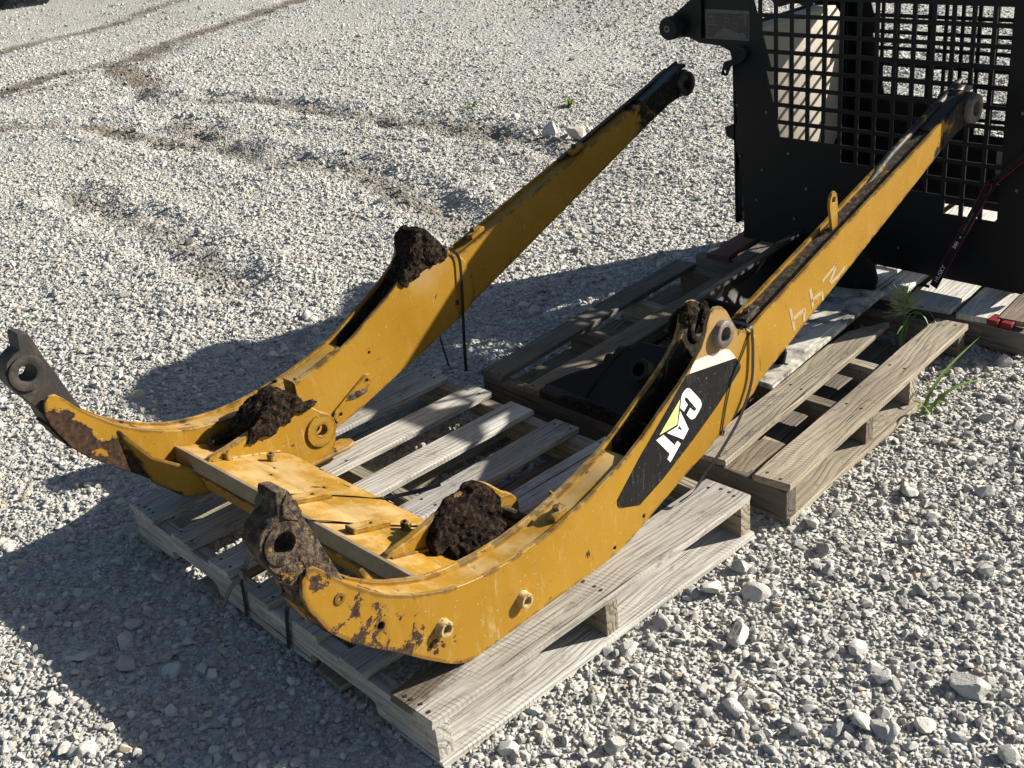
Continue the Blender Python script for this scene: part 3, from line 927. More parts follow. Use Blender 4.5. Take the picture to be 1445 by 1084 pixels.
# ================================================================== LOADER ARMS
BO = Vector((-0.075, 0.158, 0.0))
BYAW = math.atan2(0.034, 0.9994)
boom = empty('loader_arms', BO, 'yellow loader lift arm frame strapped onto the near pallet', 'loader arms', rz=BYAW)

LOWER = [(-0.326, 0.455), (-0.296, 0.388), (-0.255, 0.338), (-0.210, 0.297), (-0.155, 0.248), (-0.100, 0.196), (-0.055, 0.157), (-0.030, 0.138), (-0.008, 0.126), (0.02, 0.1212), (0.06, 0.1202),
         (0.42, 0.1202), (0.47, 0.1225), (0.52, 0.131), (0.616, 0.162), (0.72, 0.196), (0.80, 0.219), (0.95, 0.270), (1.025, 0.297), (1.05, 0.318), (1.058, 0.36), (1.052, 0.41), (1.035, 0.447), (1.012, 0.472), (0.985, 0.484),
         (0.957, 0.500), (0.937, 0.530), (0.918, 0.560), (0.897, 0.580), (0.876, 0.585), (0.855, 0.579), (0.840, 0.560), (0.832, 0.532), (0.815, 0.504), (0.777, 0.476), (0.733, 0.449), (0.684, 0.424), (0.634, 0.398), (0.58, 0.370), (0.529, 0.348), (0.46, 0.328),
         (0.387, 0.310), (0.30, 0.296), (0.25, 0.291), (0.19, 0.288), (0.137, 0.289), (0.085, 0.294), (0.031, 0.303), (-0.018, 0.316), (-0.065, 0.336), (-0.110, 0.358), (-0.153, 0.385), (-0.180, 0.405), (-0.204, 0.428), (-0.235, 0.457), (-0.261, 0.487), (-0.280, 0.513), (-0.296, 0.530), (-0.313, 0.533), (-0.327, 0.520), (-0.333, 0.49)]
TOPLINE = [(-0.29, 0.528), (-0.261, 0.487), (-0.204, 0.428), (-0.153, 0.385), (-0.11, 0.358), (-0.065, 0.336), (-0.018, 0.316), (0.031, 0.303), (0.085, 0.294), (0.137, 0.289), (0.19, 0.288), (0.25, 0.291), (0.30, 0.296), (0.387, 0.310), (0.46, 0.328), (0.529, 0.348)]
BOTLINE = [(-0.326, 0.455), (-0.296, 0.388), (-0.255, 0.338), (-0.210, 0.297), (-0.155, 0.248), (-0.100, 0.196), (-0.055, 0.157), (-0.008, 0.126), (0.06, 0.1206), (0.42, 0.1206), (0.52, 0.132), (0.616, 0.162), (0.80, 0.219), (1.0, 0.287)]
def topz(s): return 0.476 + (s - 1.03) * 0.284
def botz(s): return 0.322 + (s - 1.10) * 0.378
BOSS = (-0.338, 0.600)
CAST = [(-0.300, 0.40), (-0.255, 0.395), (-0.24, 0.47), (-0.262, 0.535), (-0.275, 0.579), (-0.288, 0.615), (-0.297, 0.650), (-0.302, 0.672), (-0.308, 0.687), (-0.315, 0.691), (-0.331, 0.696), (-0.335, 0.688), (-0.338, 0.656), (-0.352, 0.652), (-0.372, 0.640), (-0.384, 0.618), (-0.384, 0.590), (-0.370, 0.558), (-0.351, 0.527), (-0.333, 0.490), (-0.326, 0.455)]
TIP = (2.164, 0.748)
TIPPOLY = [(2.0, botz(2.0) + 0.004), (2.08, 0.694), (2.14, 0.704), (2.170, 0.702), (2.196, 0.716), (2.210, 0.742), (2.204, 0.770), (2.185, 0.792), (2.15, 0.800), (2.10, topz(2.10) + 0.006), (2.0, topz(2.0) - 0.006)]
KNEE = (0.890, 0.514)

def make_arm(far):
    """one lift arm; the far one is the mirror image, set a touch higher at the front"""
    fx = (lambda x: -1.135 - x) if far else (lambda x: x)
    def zs(pts):
        if not far: return list(pts)
        out = []
        for a, b in pts:
            k = min(1.0, max(0.0, (1.2 - a) / 1.5))
            out.append((a + 0.026 * k * k, b + 0.027 * k * (0.55 + 0.45 * k)))
        return out
    def ab(a, b): return (fx(a), fx(b)) if not far else (fx(b), fx(a))
    P = zs
    outer_holes = [circle(-0.188, 0.335, 0.0088, 16), circle(0.574, 0.170, 0.0052, 12), circle(0.466, 0.141, 0.0050, 12), circle(0.888, 0.246, 0.0062, 12), circle(-0.05, 0.246, 0.0105, 16), circle(0.168, 0.181, 0.0105, 16), circle(*KNEE, 0.019, 20)]
    inner_holes = [circle(*KNEE, 0.030, 20), circle(0.36, 0.365 - 0.05, 0.004, 10), circle(0.62, 0.30, 0.005, 10)]
    if far: outer_holes, inner_holes = outer_holes, inner_holes
    arm = plate('lift_arm', P(LOWER), [P(h) for h in outer_holes], *ab(-0.010, 0.0), M['paint'], boom, bevel=0.0022)
    arm['label'] = 'lift arm behind, its inner face towards the camera' if far else 'lift arm in front, with the black and white decal'
    plate('inner_plate', P(LOWER), [P(h) for h in inner_holes], *ab(-0.085, -0.075), M['paint'], arm, bevel=0.0022)
    tl = P([(s, z - 0.007) for s, z in TOPLINE] + [(0.550, 0.335), (0.575, 0.290), (0.60, 0.24)])
    strip('top_flange', tl, *ab(-0.0752, -0.0098), 0.008, M['paint'], arm)
    strip('flange_lip', P([(s, z - 0.0005) for s, z in TOPLINE[2:]]), *ab(-0.0745, -0.064), 0.010, M['paint'], arm)
    strip('bottom_flange', P([(s, z + 0.010) for s, z in BOTLINE]), *ab(-0.0752, -0.0098), 0.008, M['paint'], arm)
    # upper beam
    ss = [0.90, 1.0, 1.2, 1.4, 1.6, 1.8, 1.95, 2.03]
    up = [(s, botz(s) + 0.004) for s in ss] + [(s, topz(s)) for s in reversed(ss)]
    plate('beam_side', P(up), [], *ab(-0.0165, -0.0085), M['paint'], arm, bevel=0.002)
    plate('beam_side', P(up), [], *ab(-0.0765, -0.0685), M['paint'], arm, bevel=0.002)
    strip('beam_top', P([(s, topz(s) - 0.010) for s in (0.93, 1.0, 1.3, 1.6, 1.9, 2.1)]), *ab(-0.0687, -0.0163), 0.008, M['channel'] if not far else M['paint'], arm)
    strip('beam_bottom', P([(s, botz(s) + 0.013) for s in (0.93, 1.0, 1.3, 1.6, 1.9, 2.05)]), *ab(-0.0687, -0.0163), 0.008, M['paint'], arm)
    # rear end casting with its pivot
    g = M['paint']
    plate('pivot_plate', P(TIPPOLY), [P(circle(*TIP, 0.022))], *ab(-0.0185, -0.0055), g, arm, bevel=0.003)
    plate('pivot_plate', P(TIPPOLY), [P(circle(*TIP, 0.022))], *ab(-0.0795, -0.0665), g, arm, bevel=0.003)
    tp = P([TIP])[0]
    ring('pivot_bushing', tp, 0.0215, 0.043, *((-0.020, 0.013) if not far else (fx(-0.065), fx(-0.099))), M['steel'] if not far else M['grease'], arm)
    ring('pivot_bushing', tp, 0.0215, 0.043, *((-0.065, -0.098) if not far else (fx(-0.020), fx(0.012))), M['grease'], arm)
    strip('end_cap', P([(1.95, topz(1.95) - 0.004), (2.03, topz(2.03) - 0.002), (2.10, topz(2.10) + 0.003), (2.16, topz(2.16) + 0.006), (2.195, topz(2.19) + 0.004)]), *ab(-0.0665, -0.0185), 0.010, M['grease'], arm)
    # greasy hose guide lying along the top of the beam
    gl = [(fx(-0.066), s, topz(s) + 0.0015 - 0.024 * max(0.0, 1.80 - s) / 0.14 + 0.001 * math.sin(s * 23)) for s in np.arange(1.66, 2.215, 0.05)] if not far else [(fx(-0.022), s, topz(s) + 0.002) for s in np.arange(1.55, 2.21, 0.05)]
    gl = [(x, *P([(s, z)])[0]) for x, s, z in gl]
    tube('hose_guide', gl, 0.0105 if not far else 0.007, M['greasy_paint'] if not far else M['grease'], arm, 10)
    # front casting: boss, stop lug and bore
    plate('pivot_casting', P(CAST), [P(circle(*BOSS, 0.0225, 24))], *ab(-0.066, -0.012), M['casting'] if not far else M['darkcasting'], arm, bevel=0.005)
    bp = P([BOSS])[0]
    if not far:
        ring('casting_ring', bp, 0.022, 0.040, -0.0125, -0.0085, M['casting'], arm)
    else:
        ring('casting_ring', bp, 0.022, 0.043, fx(-0.0655), fx(-0.0725), M['darkcasting'], arm)
    ring('casting_ring', bp, 0.022, 0.043, *((-0.065, -0.073) if not far else (fx(-0.0125), fx(-0.006))), M['darkcasting'], arm)
    # knee pivot
    kp = P([KNEE])[0]
    ring('knee_bushing', kp, 0.0185, 0.0345, *((-0.012, 0.016) if not far else (fx(-0.012), fx(0.016))), M['rustpaint'] if far else M['steel'], arm, flare=0.004)
    ring('knee_bushing', kp, 0.0185, 0.034, fx(-0.074), fx(-0.060), M['grease'], arm)
    if not far:
        ring('stop_bushing', (-0.05, 0.246), 0.0100, 0.0170, -0.002, 0.017, M['rustpaint'], arm, flare=0.003)
        ring('stop_bushing', (0.168, 0.181), 0.0100, 0.0170, -0.002, 0.017, M['rustpaint'], arm, flare=0.003)
        ring('plug', (-0.262, 0.444), 0.0045, 0.012, -0.001, 0.0025, M['paint'], arm)
        ring('bolt_rim', (0.888, 0.246), 0.0058, 0.0085, -0.001, 0.0018, M['channel'], arm)
    wb = [(1.000, 0.291), (1.027, 0.299), (1.050, 0.318), (1.0585, 0.36), (1.0525, 0.41), (1.036, 0.447), (1.013, 0.4715), (0.99, 0.482)]
    wx = (-0.0075, -0.0775)
    for x in wx:
        tube('weld_bead', [(fx(x), *P([(p.y, p.z)])[0]) for p in spline([Vector((0, a, b)) for a, b in wb], 4)], 0.0042, M['paint'], arm, 6)
    # hose clamp blocks on top
    for s0, zt in (((1.065, topz(1.065)), (1.07, 0)) if not far else ((1.13, 0), (1.62, 0))):
        zt = topz(s0)
        b = plate('clamp_block', P([(s0 - 0.030, zt - 0.012), (s0 + 0.030, zt + 0.005), (s0 + 0.026, zt + 0.019), (s0 + 0.008, zt + 0.016), (s0 - 0.034, zt + 0.004)]), [], *ab(-0.055, -0.026), M['channel'] if not far else M['paint'], arm, bevel=0.002)
        tube('clamp_bolt', [(fx(-0.040), *P([(s0 - 0.01, zt + 0.008)])[0]), (fx(-0.040), *P([(s0 - 0.014, zt + 0.021)])[0])], 0.0075, M['nail'], arm, 6)
        if not far: break
    b = plate('clamp_block', P([(0.30, 0.288), (0.345, 0.296), (0.348, 0.312), (0.302, 0.305)]), [], *ab(-0.045, -0.018), M['paint'], arm, bevel=0.003)
    tube('clamp_bolt', [(fx(-0.031), *P([(0.325, 0.306)])[0]), (fx(-0.031), *P([(0.322, 0.318)])[0])], 0.008, M['casting'], arm, 6)
    # caked mud
    if far:
        kn_ = [(0.768, 0.470), (0.800, 0.492), (0.826, 0.520), (0.834, 0.556), (0.846, 0.584), (0.868, 0.601), (0.888, 0.600), (0.912, 0.580), (0.936, 0.553), (0.958, 0.522), (0.966, 0.500), (0.945, 0.482), (0.915, 0.492), (0.890, 0.478), (0.862, 0.480), (0.840, 0.462), (0.812, 0.456), (0.795, 0.440)]
        mudslab('mud', P(kn_), *ab(-0.091, -0.006), M['mud'], arm, 3, 0.009)
        mudslab('mud', P([(0.70, 0.30), (0.80, 0.30), (0.81, 0.485), (0.77, 0.458), (0.735, 0.435)]), *ab(-0.070, -0.014), M['mud'], arm, 4, 0.008)
        lump('mud', (fx(-0.090), 0.905, 0.520), (0.012, 0.034, 0.034), M['mud'], arm, 25)
        plate('cavity_liner', P([(0.56, 0.20), (0.80, 0.25), (0.835, 0.535), (0.813, 0.494), (0.775, 0.466), (0.731, 0.439), (0.632, 0.388), (0.565, 0.354)]), [], *ab(-0.0135, -0.0102), M['grease'], arm)  # dark sheet lining the open cavity of the far arm
        lump('mud', (fx(-0.050), 0.275, 0.300), (0.030, 0.045, 0.012), M['mud'], arm, 6, 0.4, 2.4, 0.12, 4)
    else:
        ear = [(0.815, 0.500), (0.832, 0.532), (0.840, 0.560), (0.855, 0.577), (0.876, 0.583), (0.897, 0.578), (0.918, 0.558), (0.93, 0.53), (0.93, 0.44), (0.82, 0.40), (0.76, 0.42), (0.77, 0.468)]
        plate('knee_ear', ear, [circle(*KNEE, 0.030, 20)], -0.0752, -0.066, M['greasy_paint'], arm, bevel=0.002)
        plate('cavity_liner', [(0.56, 0.20), (0.80, 0.25), (0.835, 0.535), (0.813, 0.494), (0.775, 0.466), (0.731, 0.439), (0.632, 0.388), (0.565, 0.354)], [], -0.0747, -0.0720, M['greasy_paint'], arm)  # dark sheet lining the near arm's open cavity
        lump('mud', (-0.068, 0.862, 0.560), (0.016, 0.034, 0.028), M['mud'], arm, 7)
        lump('mud', (-0.060, 0.905, 0.545), (0.012, 0.022, 0.030), M['mud'], arm, 8)
        lump('mud', (-0.050, 2.175, 0.795), (0.030, 0.045, 0.016), M['grease'], arm, 9, 0.5, 2.4, 0.18, 4)
    return arm

arm_near = make_arm(False)
arm_far = make_arm(True)

# tab with an eye on the near arm's beam
tabp = [(1.452, topz(1.45) - 0.012), (1.480, topz(1.48) - 0.012), (1.476, 0.660), (1.472, 0.682), (1.460, 0.693), (1.446, 0.690), (1.438, 0.676), (1.436, 0.655)]
plate('hose_tab', tabp, [circle(1.456, 0.670, 0.0085, 14)], -0.046, -0.038, M['paint'], arm_near, bevel=0.0015)
# stiffener fin and slotted pad on the far arm's inner face
XI = -1.050
plate('stiffener', [(0.326, 0.262), (0.338, 0.262), (0.334, 0.345), (0.326, 0.352)], [], XI - 0.001, XI + 0.052, M['paint'], arm_far, bevel=0.003)
pad = [(0.47, 0.146), (0.49, 0.150), (0.605, 0.215), (0.615, 0.232), (0.606, 0.248), (0.588, 0.250), (0.468, 0.186), (0.458, 0.168)]
plate('slotted_pad', pad, [circle(0.484, 0.168, 0.0062, 12), circle(0.594, 0.232, 0.0062, 12)], XI - 0.001, XI + 0.007, M['paint'], arm_far, bevel=0.002)
lump('mud', (XI + 0.006, 0.55, 0.203), (0.003, 0.040, 0.012), M['casting'], arm_far, 21)

# ---- cross member between the arms
FR, BK = (-0.022, 0.300), (0.205, 0.226)
def platez(s): return FR[1] + (s - FR[0]) * (BK[1] - FR[1]) / (BK[0] - FR[0])
deck = [(-1.049, -0.022), (-0.086, -0.022), (-0.086, 0.060), (-0.205, 0.075), (-0.228, 0.205), (-0.893, 0.205), (-0.905, 0.170), (-0.930, 0.09), (-1.049, 0.075)]
v, f = plate_data(deck, [circle(-0.80, 0.105, 0.004, 8), circle(-0.63, 0.13, 0.004, 8), circle(-0.76, 0.07, 0.0035, 8)], 0.0, 0.010)
v = [(p[1], p[2], platez(p[2]) - 0.010 + p[0]) for p in v]
cross = mk('cross_member', v, f, M['paint'], boom, bevel=0.0018)
# folded front lip, bare and grimy
lipv, lipf = plate_data([(-0.030, 0.262), (-0.0225, 0.3015), (-0.0125, 0.3000), (-0.020, 0.260)], [], -1.0495, -0.0855)
mk('front_lip', lipv, lipf, M['bare'], cross, bevel=0.0012)
box('lip_edge', -1.0495, -0.0855, -0.036, -0.0205, 0.2555, 0.2615, M['paint'], cross, 0.0012)
tubep = [(-0.022, 0.2545), (-0.012, 0.2900), (0.19, 0.2185), (0.195, 0.185), (0.12, 0.145), (0.03, 0.150), (-0.006, 0.195)]
v, f = plate_data(tubep, [], -1.048, -0.087)
mk('torque_tube', v, f, M['paint'], cross, bevel=0.004)
# end gussets, from the lip up to each arm
for sx in (0, 1):
    x0, x1 = (-1.0495, -0.955) if sx == 0 else (-0.0855, -0.180)
    a = [(x0, -0.160, 0.408), (x0, -0.184, 0.330), (x0, -0.14, 0.235), (x0 + (x1 - x0) * 0.45, -0.05, 0.175), (x1, -0.018, 0.185), (x1, -0.030, 0.262), (x0 + (x1 - x0) * 0.3, -0.070, 0.312)]
    pa, pb, pc = Vector(a[0]), Vector(a[5]), Vector(a[3])
    gn = (pb - pa).cross(pc - pa)
    a = [(p[0], pa.y - (gn.x * (p[0] - pa.x) + gn.z * (p[2] - pa.z)) / gn.y, p[2]) for p in a]
    bck = [(p[0], p[1] + 0.010, p[2] + 0.004) for p in a]
    n_ = len(a)
    ff = [tuple(range(n_)), tuple(range(2 * n_ - 1, n_ - 1, -1))] + [(i, (i + 1) % n_, n_ + (i + 1) % n_, n_ + i) for i in range(n_)]
    mk('gusset', a + bck, ff, M['paint'], cross, bevel=0.002)
# studs and drilled pads on the deck
for (x, s) in ((-0.850, 0.130), (-0.905, 0.040), (-0.318, 0.128)):
    z = platez(s)
    ring('stud', (x, s), 0.0045, 0.0095, z - 0.002, z + 0.022, M['paint'], cross, axis='z', flare=0.004)
for (x, s) in ((-0.362, 0.066), (-0.572, 0.060)):
    z = platez(s)
    v, f = plate_data([(x - 0.016, s - 0.055), (x + 0.016, s - 0.055), (x + 0.016, s + 0.045), (x - 0.016, s + 0.045)], [circle(x, s, 0.005, 10)], 0, 0.016)
    v = [(p[1], p[2], platez(p[2]) + p[0] - 0.001) for p in v]
    mk('drilled_pad', v, f, M['paint'], cross, bevel=0.0018)

# ---- cylinder lugs: one beside each arm, with pin and mud
LUG = [(-0.018, 0.292), (0.00, 0.304), (0.05, 0.308), (0.10, 0.316), (0.145, 0.325), (0.19, 0.336), (0.230, 0.345), (0.262, 0.347), (0.295, 0.326), (0.335, 0.284), (0.358, 0.268), (0.374, 0.246), (0.377, 0.222), (0.370, 0.196), (0.362, 0.170), (0.350, 0.150), (0.22, 0.150), (0.19, 0.180), (0.0, 0.24)]
for xl, side in ((-0.917, -1), (-0.217, 1)):
    lug = plate('cylinder_lug', LUG, [circle(0.325, 0.232, 0.0165, 20)], xl - 0.010, xl + 0.010, M['paint'], boom, bevel=0.003)
    boss = circle(0.325, 0.232, 0.047, 26)
    plate('lug_boss', boss, [circle(0.325, 0.232, 0.0165, 20)], xl + 0.0095, xl + 0.016, M['paint'], lug, bevel=0.002)
    if side < 0:
        plate('foot_flange', [(-0.940, 0.19), (-0.902, 0.19), (-0.888, 0.235), (-0.880, 0.39), (-0.892, 0.415), (-0.915, 0.420), (-0.940, 0.40)], [], 0.150, 0.162, M['paint'], lug, axis='z', bevel=0.004)
        mudslab('mud', [(0.100, 0.296), (0.120, 0.330), (0.155, 0.352), (0.200, 0.368), (0.245, 0.372), (0.275, 0.356), (0.296, 0.332), (0.285, 0.312), (0.262, 0.322), (0.235, 0.300), (0.205, 0.306), (0.180, 0.288), (0.150, 0.300), (0.120, 0.284)], -1.000, -0.900, M['mud'], lug, 11, 0.008)
        mudslab('mud', [(0.150, 0.26), (0.19, 0.34), (0.26, 0.35), (0.30, 0.29), (0.32, 0.20), (0.20, 0.20)], -1.045, -0.93, M['mud'], lug, 12, 0.009)
        lump('mud', (-1.000, 0.080, 0.290), (0.022, 0.038, 0.010), M['mud'], lug, 15, 0.4, 2.2, 0.13, 4)
        lump('mud', (-0.955, 0.325, 0.235), (0.022, 0.030, 0.030), M['mud'], lug, 18)  # dark lump added behind the bore so no lit ground shows through
        lump('mud', (-0.910, 0.292, 0.318), (0.014, 0.035, 0.012), M['mud'], lug, 19)
    else:
        mudslab('mud', [(0.100, 0.240), (0.095, 0.285), (0.120, 0.314), (0.155, 0.327), (0.200, 0.340), (0.235, 0.348), (0.262, 0.346), (0.290, 0.322), (0.305, 0.298), (0.298, 0.262), (0.285, 0.235), (0.25, 0.205), (0.16, 0.19), (0.115, 0.21)], -0.228, -0.180, M['mud'], lug, 16, 0.007)
        mudslab('mud', [(0.095, 0.19), (0.105, 0.235), (0.15, 0.262), (0.22, 0.270), (0.28, 0.250), (0.33, 0.20), (0.33, 0.165), (0.12, 0.165)], -0.182, -0.115, M['mud'], lug, 17, 0.008)
        tube('pin', [(-0.225, 0.325, 0.240), (-0.086, 0.325, 0.240)], 0.014, M['casting'], lug, 14)
        plate('mud_floor', [(-0.205, 0.07), (-0.086, 0.055), (-0.086, 0.40), (-0.205, 0.36)], [], 0.168, 0.176, M['mud'], lug, axis='z')
lump('mud', (-0.0125, -0.296, 0.560), (0.005, 0.020, 0.040), M['casting'], arm_near, 33)
lump('mud', (-0.0125, -0.335, 0.536), (0.005, 0.028, 0.018), M['casting'], arm_near, 34)
mudslab('mud', [(-0.300, 0.625), (-0.292, 0.640), (-0.303, 0.672), (-0.313, 0.686), (-0.326, 0.672), (-0.332, 0.648)], -0.016, -0.0085, M['casting'], arm_near, 35, 0.003, 0.004)

for x in (-0.2035, -0.9065):
    tube('weld_bead', [(x, s_, platez(s_) + 0.001) for s_ in np.linspace(0.0, 0.19, 8)], 0.004, M['paint'], cross, 6)
for x in (-0.2305, -0.930):
    tube('weld_bead', [(x, s_, platez(s_) + 0.001) for s_ in np.linspace(0.0, 0.07, 4)], 0.004, M['paint'], cross, 6)

# ---- the decal on the near arm
DEC = {"C": [[0.7596, 0.4252], [0.7671, 0.4189], [0.7853, 0.3971], [0.8027, 0.3754], [0.8072, 0.3647], [0.8052, 0.3562], [0.7942, 0.3468], [0.7797, 0.3374], [0.7682, 0.3382], [0.7616, 0.3425], [0.7477, 0.3598], [0.7621, 0.3721], [0.7762, 0.3572], [0.783, 0.355], [0.7849, 0.3604], [0.7684, 0.3819], [0.7526, 0.4028], [0.7449, 0.4069], [0.7424, 0.4026], [0.7434, 0.3999], [0.7537, 0.3844], [0.7383, 0.3726], [0.7253, 0.3877], [0.7307, 0.4124], [0.7357, 0.4209], [0.7438, 0.4251], [0.7529, 0.427]],
       "A": [[0.7242, 0.381], [0.7533, 0.3191], [0.7316, 0.3013], [0.6729, 0.3458], [0.7129, 0.3448]], "Ah": [[0.7196, 0.3441], [0.7308, 0.324], [0.7125, 0.3395]],
       "tri": [[0.7261, 0.4105], [0.711, 0.3506], [0.645, 0.3531]], "T": [[0.6598, 0.3468], [0.6977, 0.3015], [0.7094, 0.3078], [0.7209, 0.2944], [0.6794, 0.264], [0.6692, 0.2778], [0.6788, 0.2875], [0.6325, 0.3456]],
       "pink": [[0.7643, 0.4597], [0.7772, 0.4763], [0.7885, 0.4836], [0.8049, 0.4824], [0.9085, 0.4656], [0.9245, 0.4573], [0.9369, 0.4429], [0.9493, 0.4258]],
       "black": [[0.7587, 0.4603], [0.9502, 0.4246], [0.9654, 0.4046], [0.9699, 0.3932], [0.9612, 0.3832], [0.8714, 0.3307], [0.7713, 0.2831], [0.6507, 0.2331], [0.5617, 0.2072], [0.4922, 0.2352], [0.4855, 0.2454], [0.4857, 0.2603], [0.5723, 0.3306], [0.6625, 0.3938], [0.7519, 0.4595]]}
decal = plate('decal', DEC['black'], [], 0.0002, 0.0008, M['decal_black'], arm_near)
plate('decal_band', DEC['pink'], [], 0.0002, 0.0009, M['decal_pink'], arm_near)
plate('letter', DEC['C'], [], 0.0008, 0.0012, M['decal_white'], arm_near)
plate('letter', DEC['A'], [DEC['Ah']], 0.0008, 0.0012, M['decal_white'], arm_near)
plate('letter', DEC['T'], [], 0.0008, 0.0012, M['decal_white'], arm_near)
plate('triangle_mark', DEC['tri'], [], 0.0008, 0.0012, M['decal_yellow'], arm_near)

# ---- hand-painted digits on the beam
STROKES = [[[1.2017, 0.4602], [1.2127, 0.4259], [1.2233, 0.3913]], [[1.2127, 0.4248], [1.2439, 0.4303], [1.2706, 0.4311]], [[1.2693, 0.4334], [1.2687, 0.3993]], [[1.2946, 0.4814], [1.3045, 0.4529], [1.3115, 0.4214]], [[1.3016, 0.4431], [1.3294, 0.4493], [1.3557, 0.45]], [[1.3544, 0.4512], [1.3603, 0.4254]], [[1.3547, 0.4817], [1.3909, 0.4943], [1.4288, 0.5059]], [[1.4262, 0.5068], [1.4104, 0.4858], [1.392, 0.465]], [[1.3972, 0.4621], [1.4369, 0.4694], [1.4689, 0.484]]]
for i, st in enumerate(STROKES):
    ribbon('paint_mark', [(-0.0082, s, z) for s, z in st], (0, -(st[-1][1] - st[0][1]), st[-1][0] - st[0][0]), rnd.uniform(0.008, 0.012), 0.0008, M['chalk'], arm_near, 4)

# ================================================================== BANDS AND STRAPS
def band(label, pts, side, w, group=None, t=0.0012, k=5, twist=0.0):
    o = ribbon('steel_band', pts, side, w, t, M['strap'], None, k, twist)
    tag(o, label, 'strap', group)
    return o
BM = Matrix.Translation(BO) @ Matrix.Rotation(BYAW, 4, 'Z')
def W(*p): return BM @ Vector(p)
def Wv(*p): return (BM.to_3x3() @ Vector(p))
def bpts(L): return [W(*p) for p in L]
t_ = empty('black_band', W(0.006, 1.0, 0.119), 'black plastic band looped round the near lift arm behind the white letters', 'strap')
def bpart(root, pts, side, w, t=0.0012, k=5, twist=0.0, name='band_strand'):
    o = ribbon(name, [p - Vector(root.location) for p in bpts(pts)], Wv(*side), w, t, M['strap'], root, k, twist)
    return o
bpart(t_, [(-0.088, 1.000, 0.30), (-0.088, 1.004, 0.42), (-0.085, 1.006, 0.482), (-0.040, 1.007, 0.490), (0.002, 1.009, 0.486), (0.006, 1.012, 0.455), (0.007, 1.012, 0.411), (0.009, 1.001, 0.339), (0.012, 0.944, 0.265), (0.014, 0.852, 0.207), (0.014, 0.792, 0.180), (0.012, 0.748, 0.152), (-0.01, 0.720, 0.128)], (0, 1, 0.25), 0.011)
bpart(t_, [(0.0035, 1.006, 0.472), (0.0035, 0.975, 0.430), (0.0035, 0.930, 0.380), (0.003, 0.905, 0.325), (0.003, 0.890, 0.280), (0.003, 0.880, 0.245)], (0, 1, -0.6), 0.005)
t_ = empty('black_band', W(-1.04, 0.98, 0.10), 'black plastic band hanging from the far lift arm below its muddy knee', 'strap')
bpart(t_, [(-1.138, 0.94, 0.47), (-1.10, 0.950, 0.522), (-1.048, 0.962, 0.523), (-1.043, 0.986, 0.503), (-1.041, 1.004, 0.470), (-1.040, 1.000, 0.394), (-1.040, 0.990, 0.304), (-1.043, 0.980, 0.187), (-1.041, 0.972, 0.104)], (0, 1, 0), 0.010, 0.0012, 5, 0.3)
bpart(t_, [(-1.140, 0.95, 0.46), (-1.141, 0.97, 0.30), (-1.12, 0.95, 0.22), (-1.09, 0.945, 0.12)], (0, 1, 0), 0.007)
zt = lambda s: platez(s) + 0.0018
t_ = empty('black_band', W(-0.55, 0.1, 0.26), 'black band across the cross plate with its free end sticking out over the boards', 'strap')
bpart(t_, [(-0.655, -0.045, 0.262), (-0.650, -0.030, 0.303), (-0.63, 0.010, zt(0.01)), (-0.60, 0.072, zt(0.072)), (-0.545, 0.150, zt(0.15)), (-0.50, 0.204, zt(0.204) + 0.001), (-0.44, 0.262, 0.238), (-0.39, 0.300, 0.258)], (1, 0.5, 0), 0.011)
bpart(t_, [(-0.50, 0.204, zt(0.204)), (-0.485, 0.225, 0.20), (-0.47, 0.238, 0.145), (-0.45, 0.250, 0.122)], (1, 0.5, 0), 0.010)
t_ = empty('black_band', W(-0.38, 0.06, 0.26), 'black band across the cross plate beside the near drilled pad', 'strap')
bpart(t_, [(-0.475, -0.060, 0.255), (-0.468, -0.036, 0.298), (-0.452, -0.014, zt(-0.014) + 0.002), (-0.396, 0.056, zt(0.056)), (-0.335, 0.140, zt(0.14)), (-0.29, 0.206, zt(0.206)), (-0.282, 0.215, 0.19), (-0.275, 0.225, 0.124)], (1, 0.6, 0), 0.011)
bpart(t_, [(-0.470, -0.040, 0.296), (-0.476, -0.046, 0.318), (-0.474, -0.044, 0.345)], (1, 0.4, 0), 0.010)
def vband(label, pts, w=0.013):
    root = empty('black_band', (pts[-1][0], pts[-1][1], 0.0), label, 'strap')
    ribbon('band_strand', [Vector(p) - Vector(root.location) for p in pts], (1, 0.2, 0), w, 0.0012, M['strap'], root, 4, 0.25)
    return root
b1 = vband('black band with a torn free end on the front beam below the muddy boss', [(-0.615, 0.012, 0.270), (-0.632, 0.0, 0.225), (-0.648, -0.008, 0.190), (-0.668, -0.012, 0.158), (-0.688, -0.005, 0.122), (-0.700, -0.003, 0.07), (-0.712, -0.003, 0.022)])
ribbon('band_end', [Vector(p) - Vector(b1.location) for p in ((-0.668, -0.013, 0.16), (-0.690, -0.030, 0.135), (-0.705, -0.045, 0.100), (-0.715, -0.055, 0.078))], (1, 0.2, 0), 0.013, 0.0012, M['strap'], b1, 4, 0.3)
box('crimp', -0.010, 0.010, -0.004, 0.004, -0.012, 0.012, M['steel'], b1, 0.001, loc=Vector((-0.655, -0.012, 0.176)) - Vector(b1.location))
vband('black band over the front beam under the near arm elbow', [(-0.458, 0.02, 0.225), (-0.473, 0.01, 0.192), (-0.487, -0.003, 0.158), (-0.502, -0.0045, 0.118), (-0.515, -0.0035, 0.07), (-0.530, -0.0035, 0.022)])

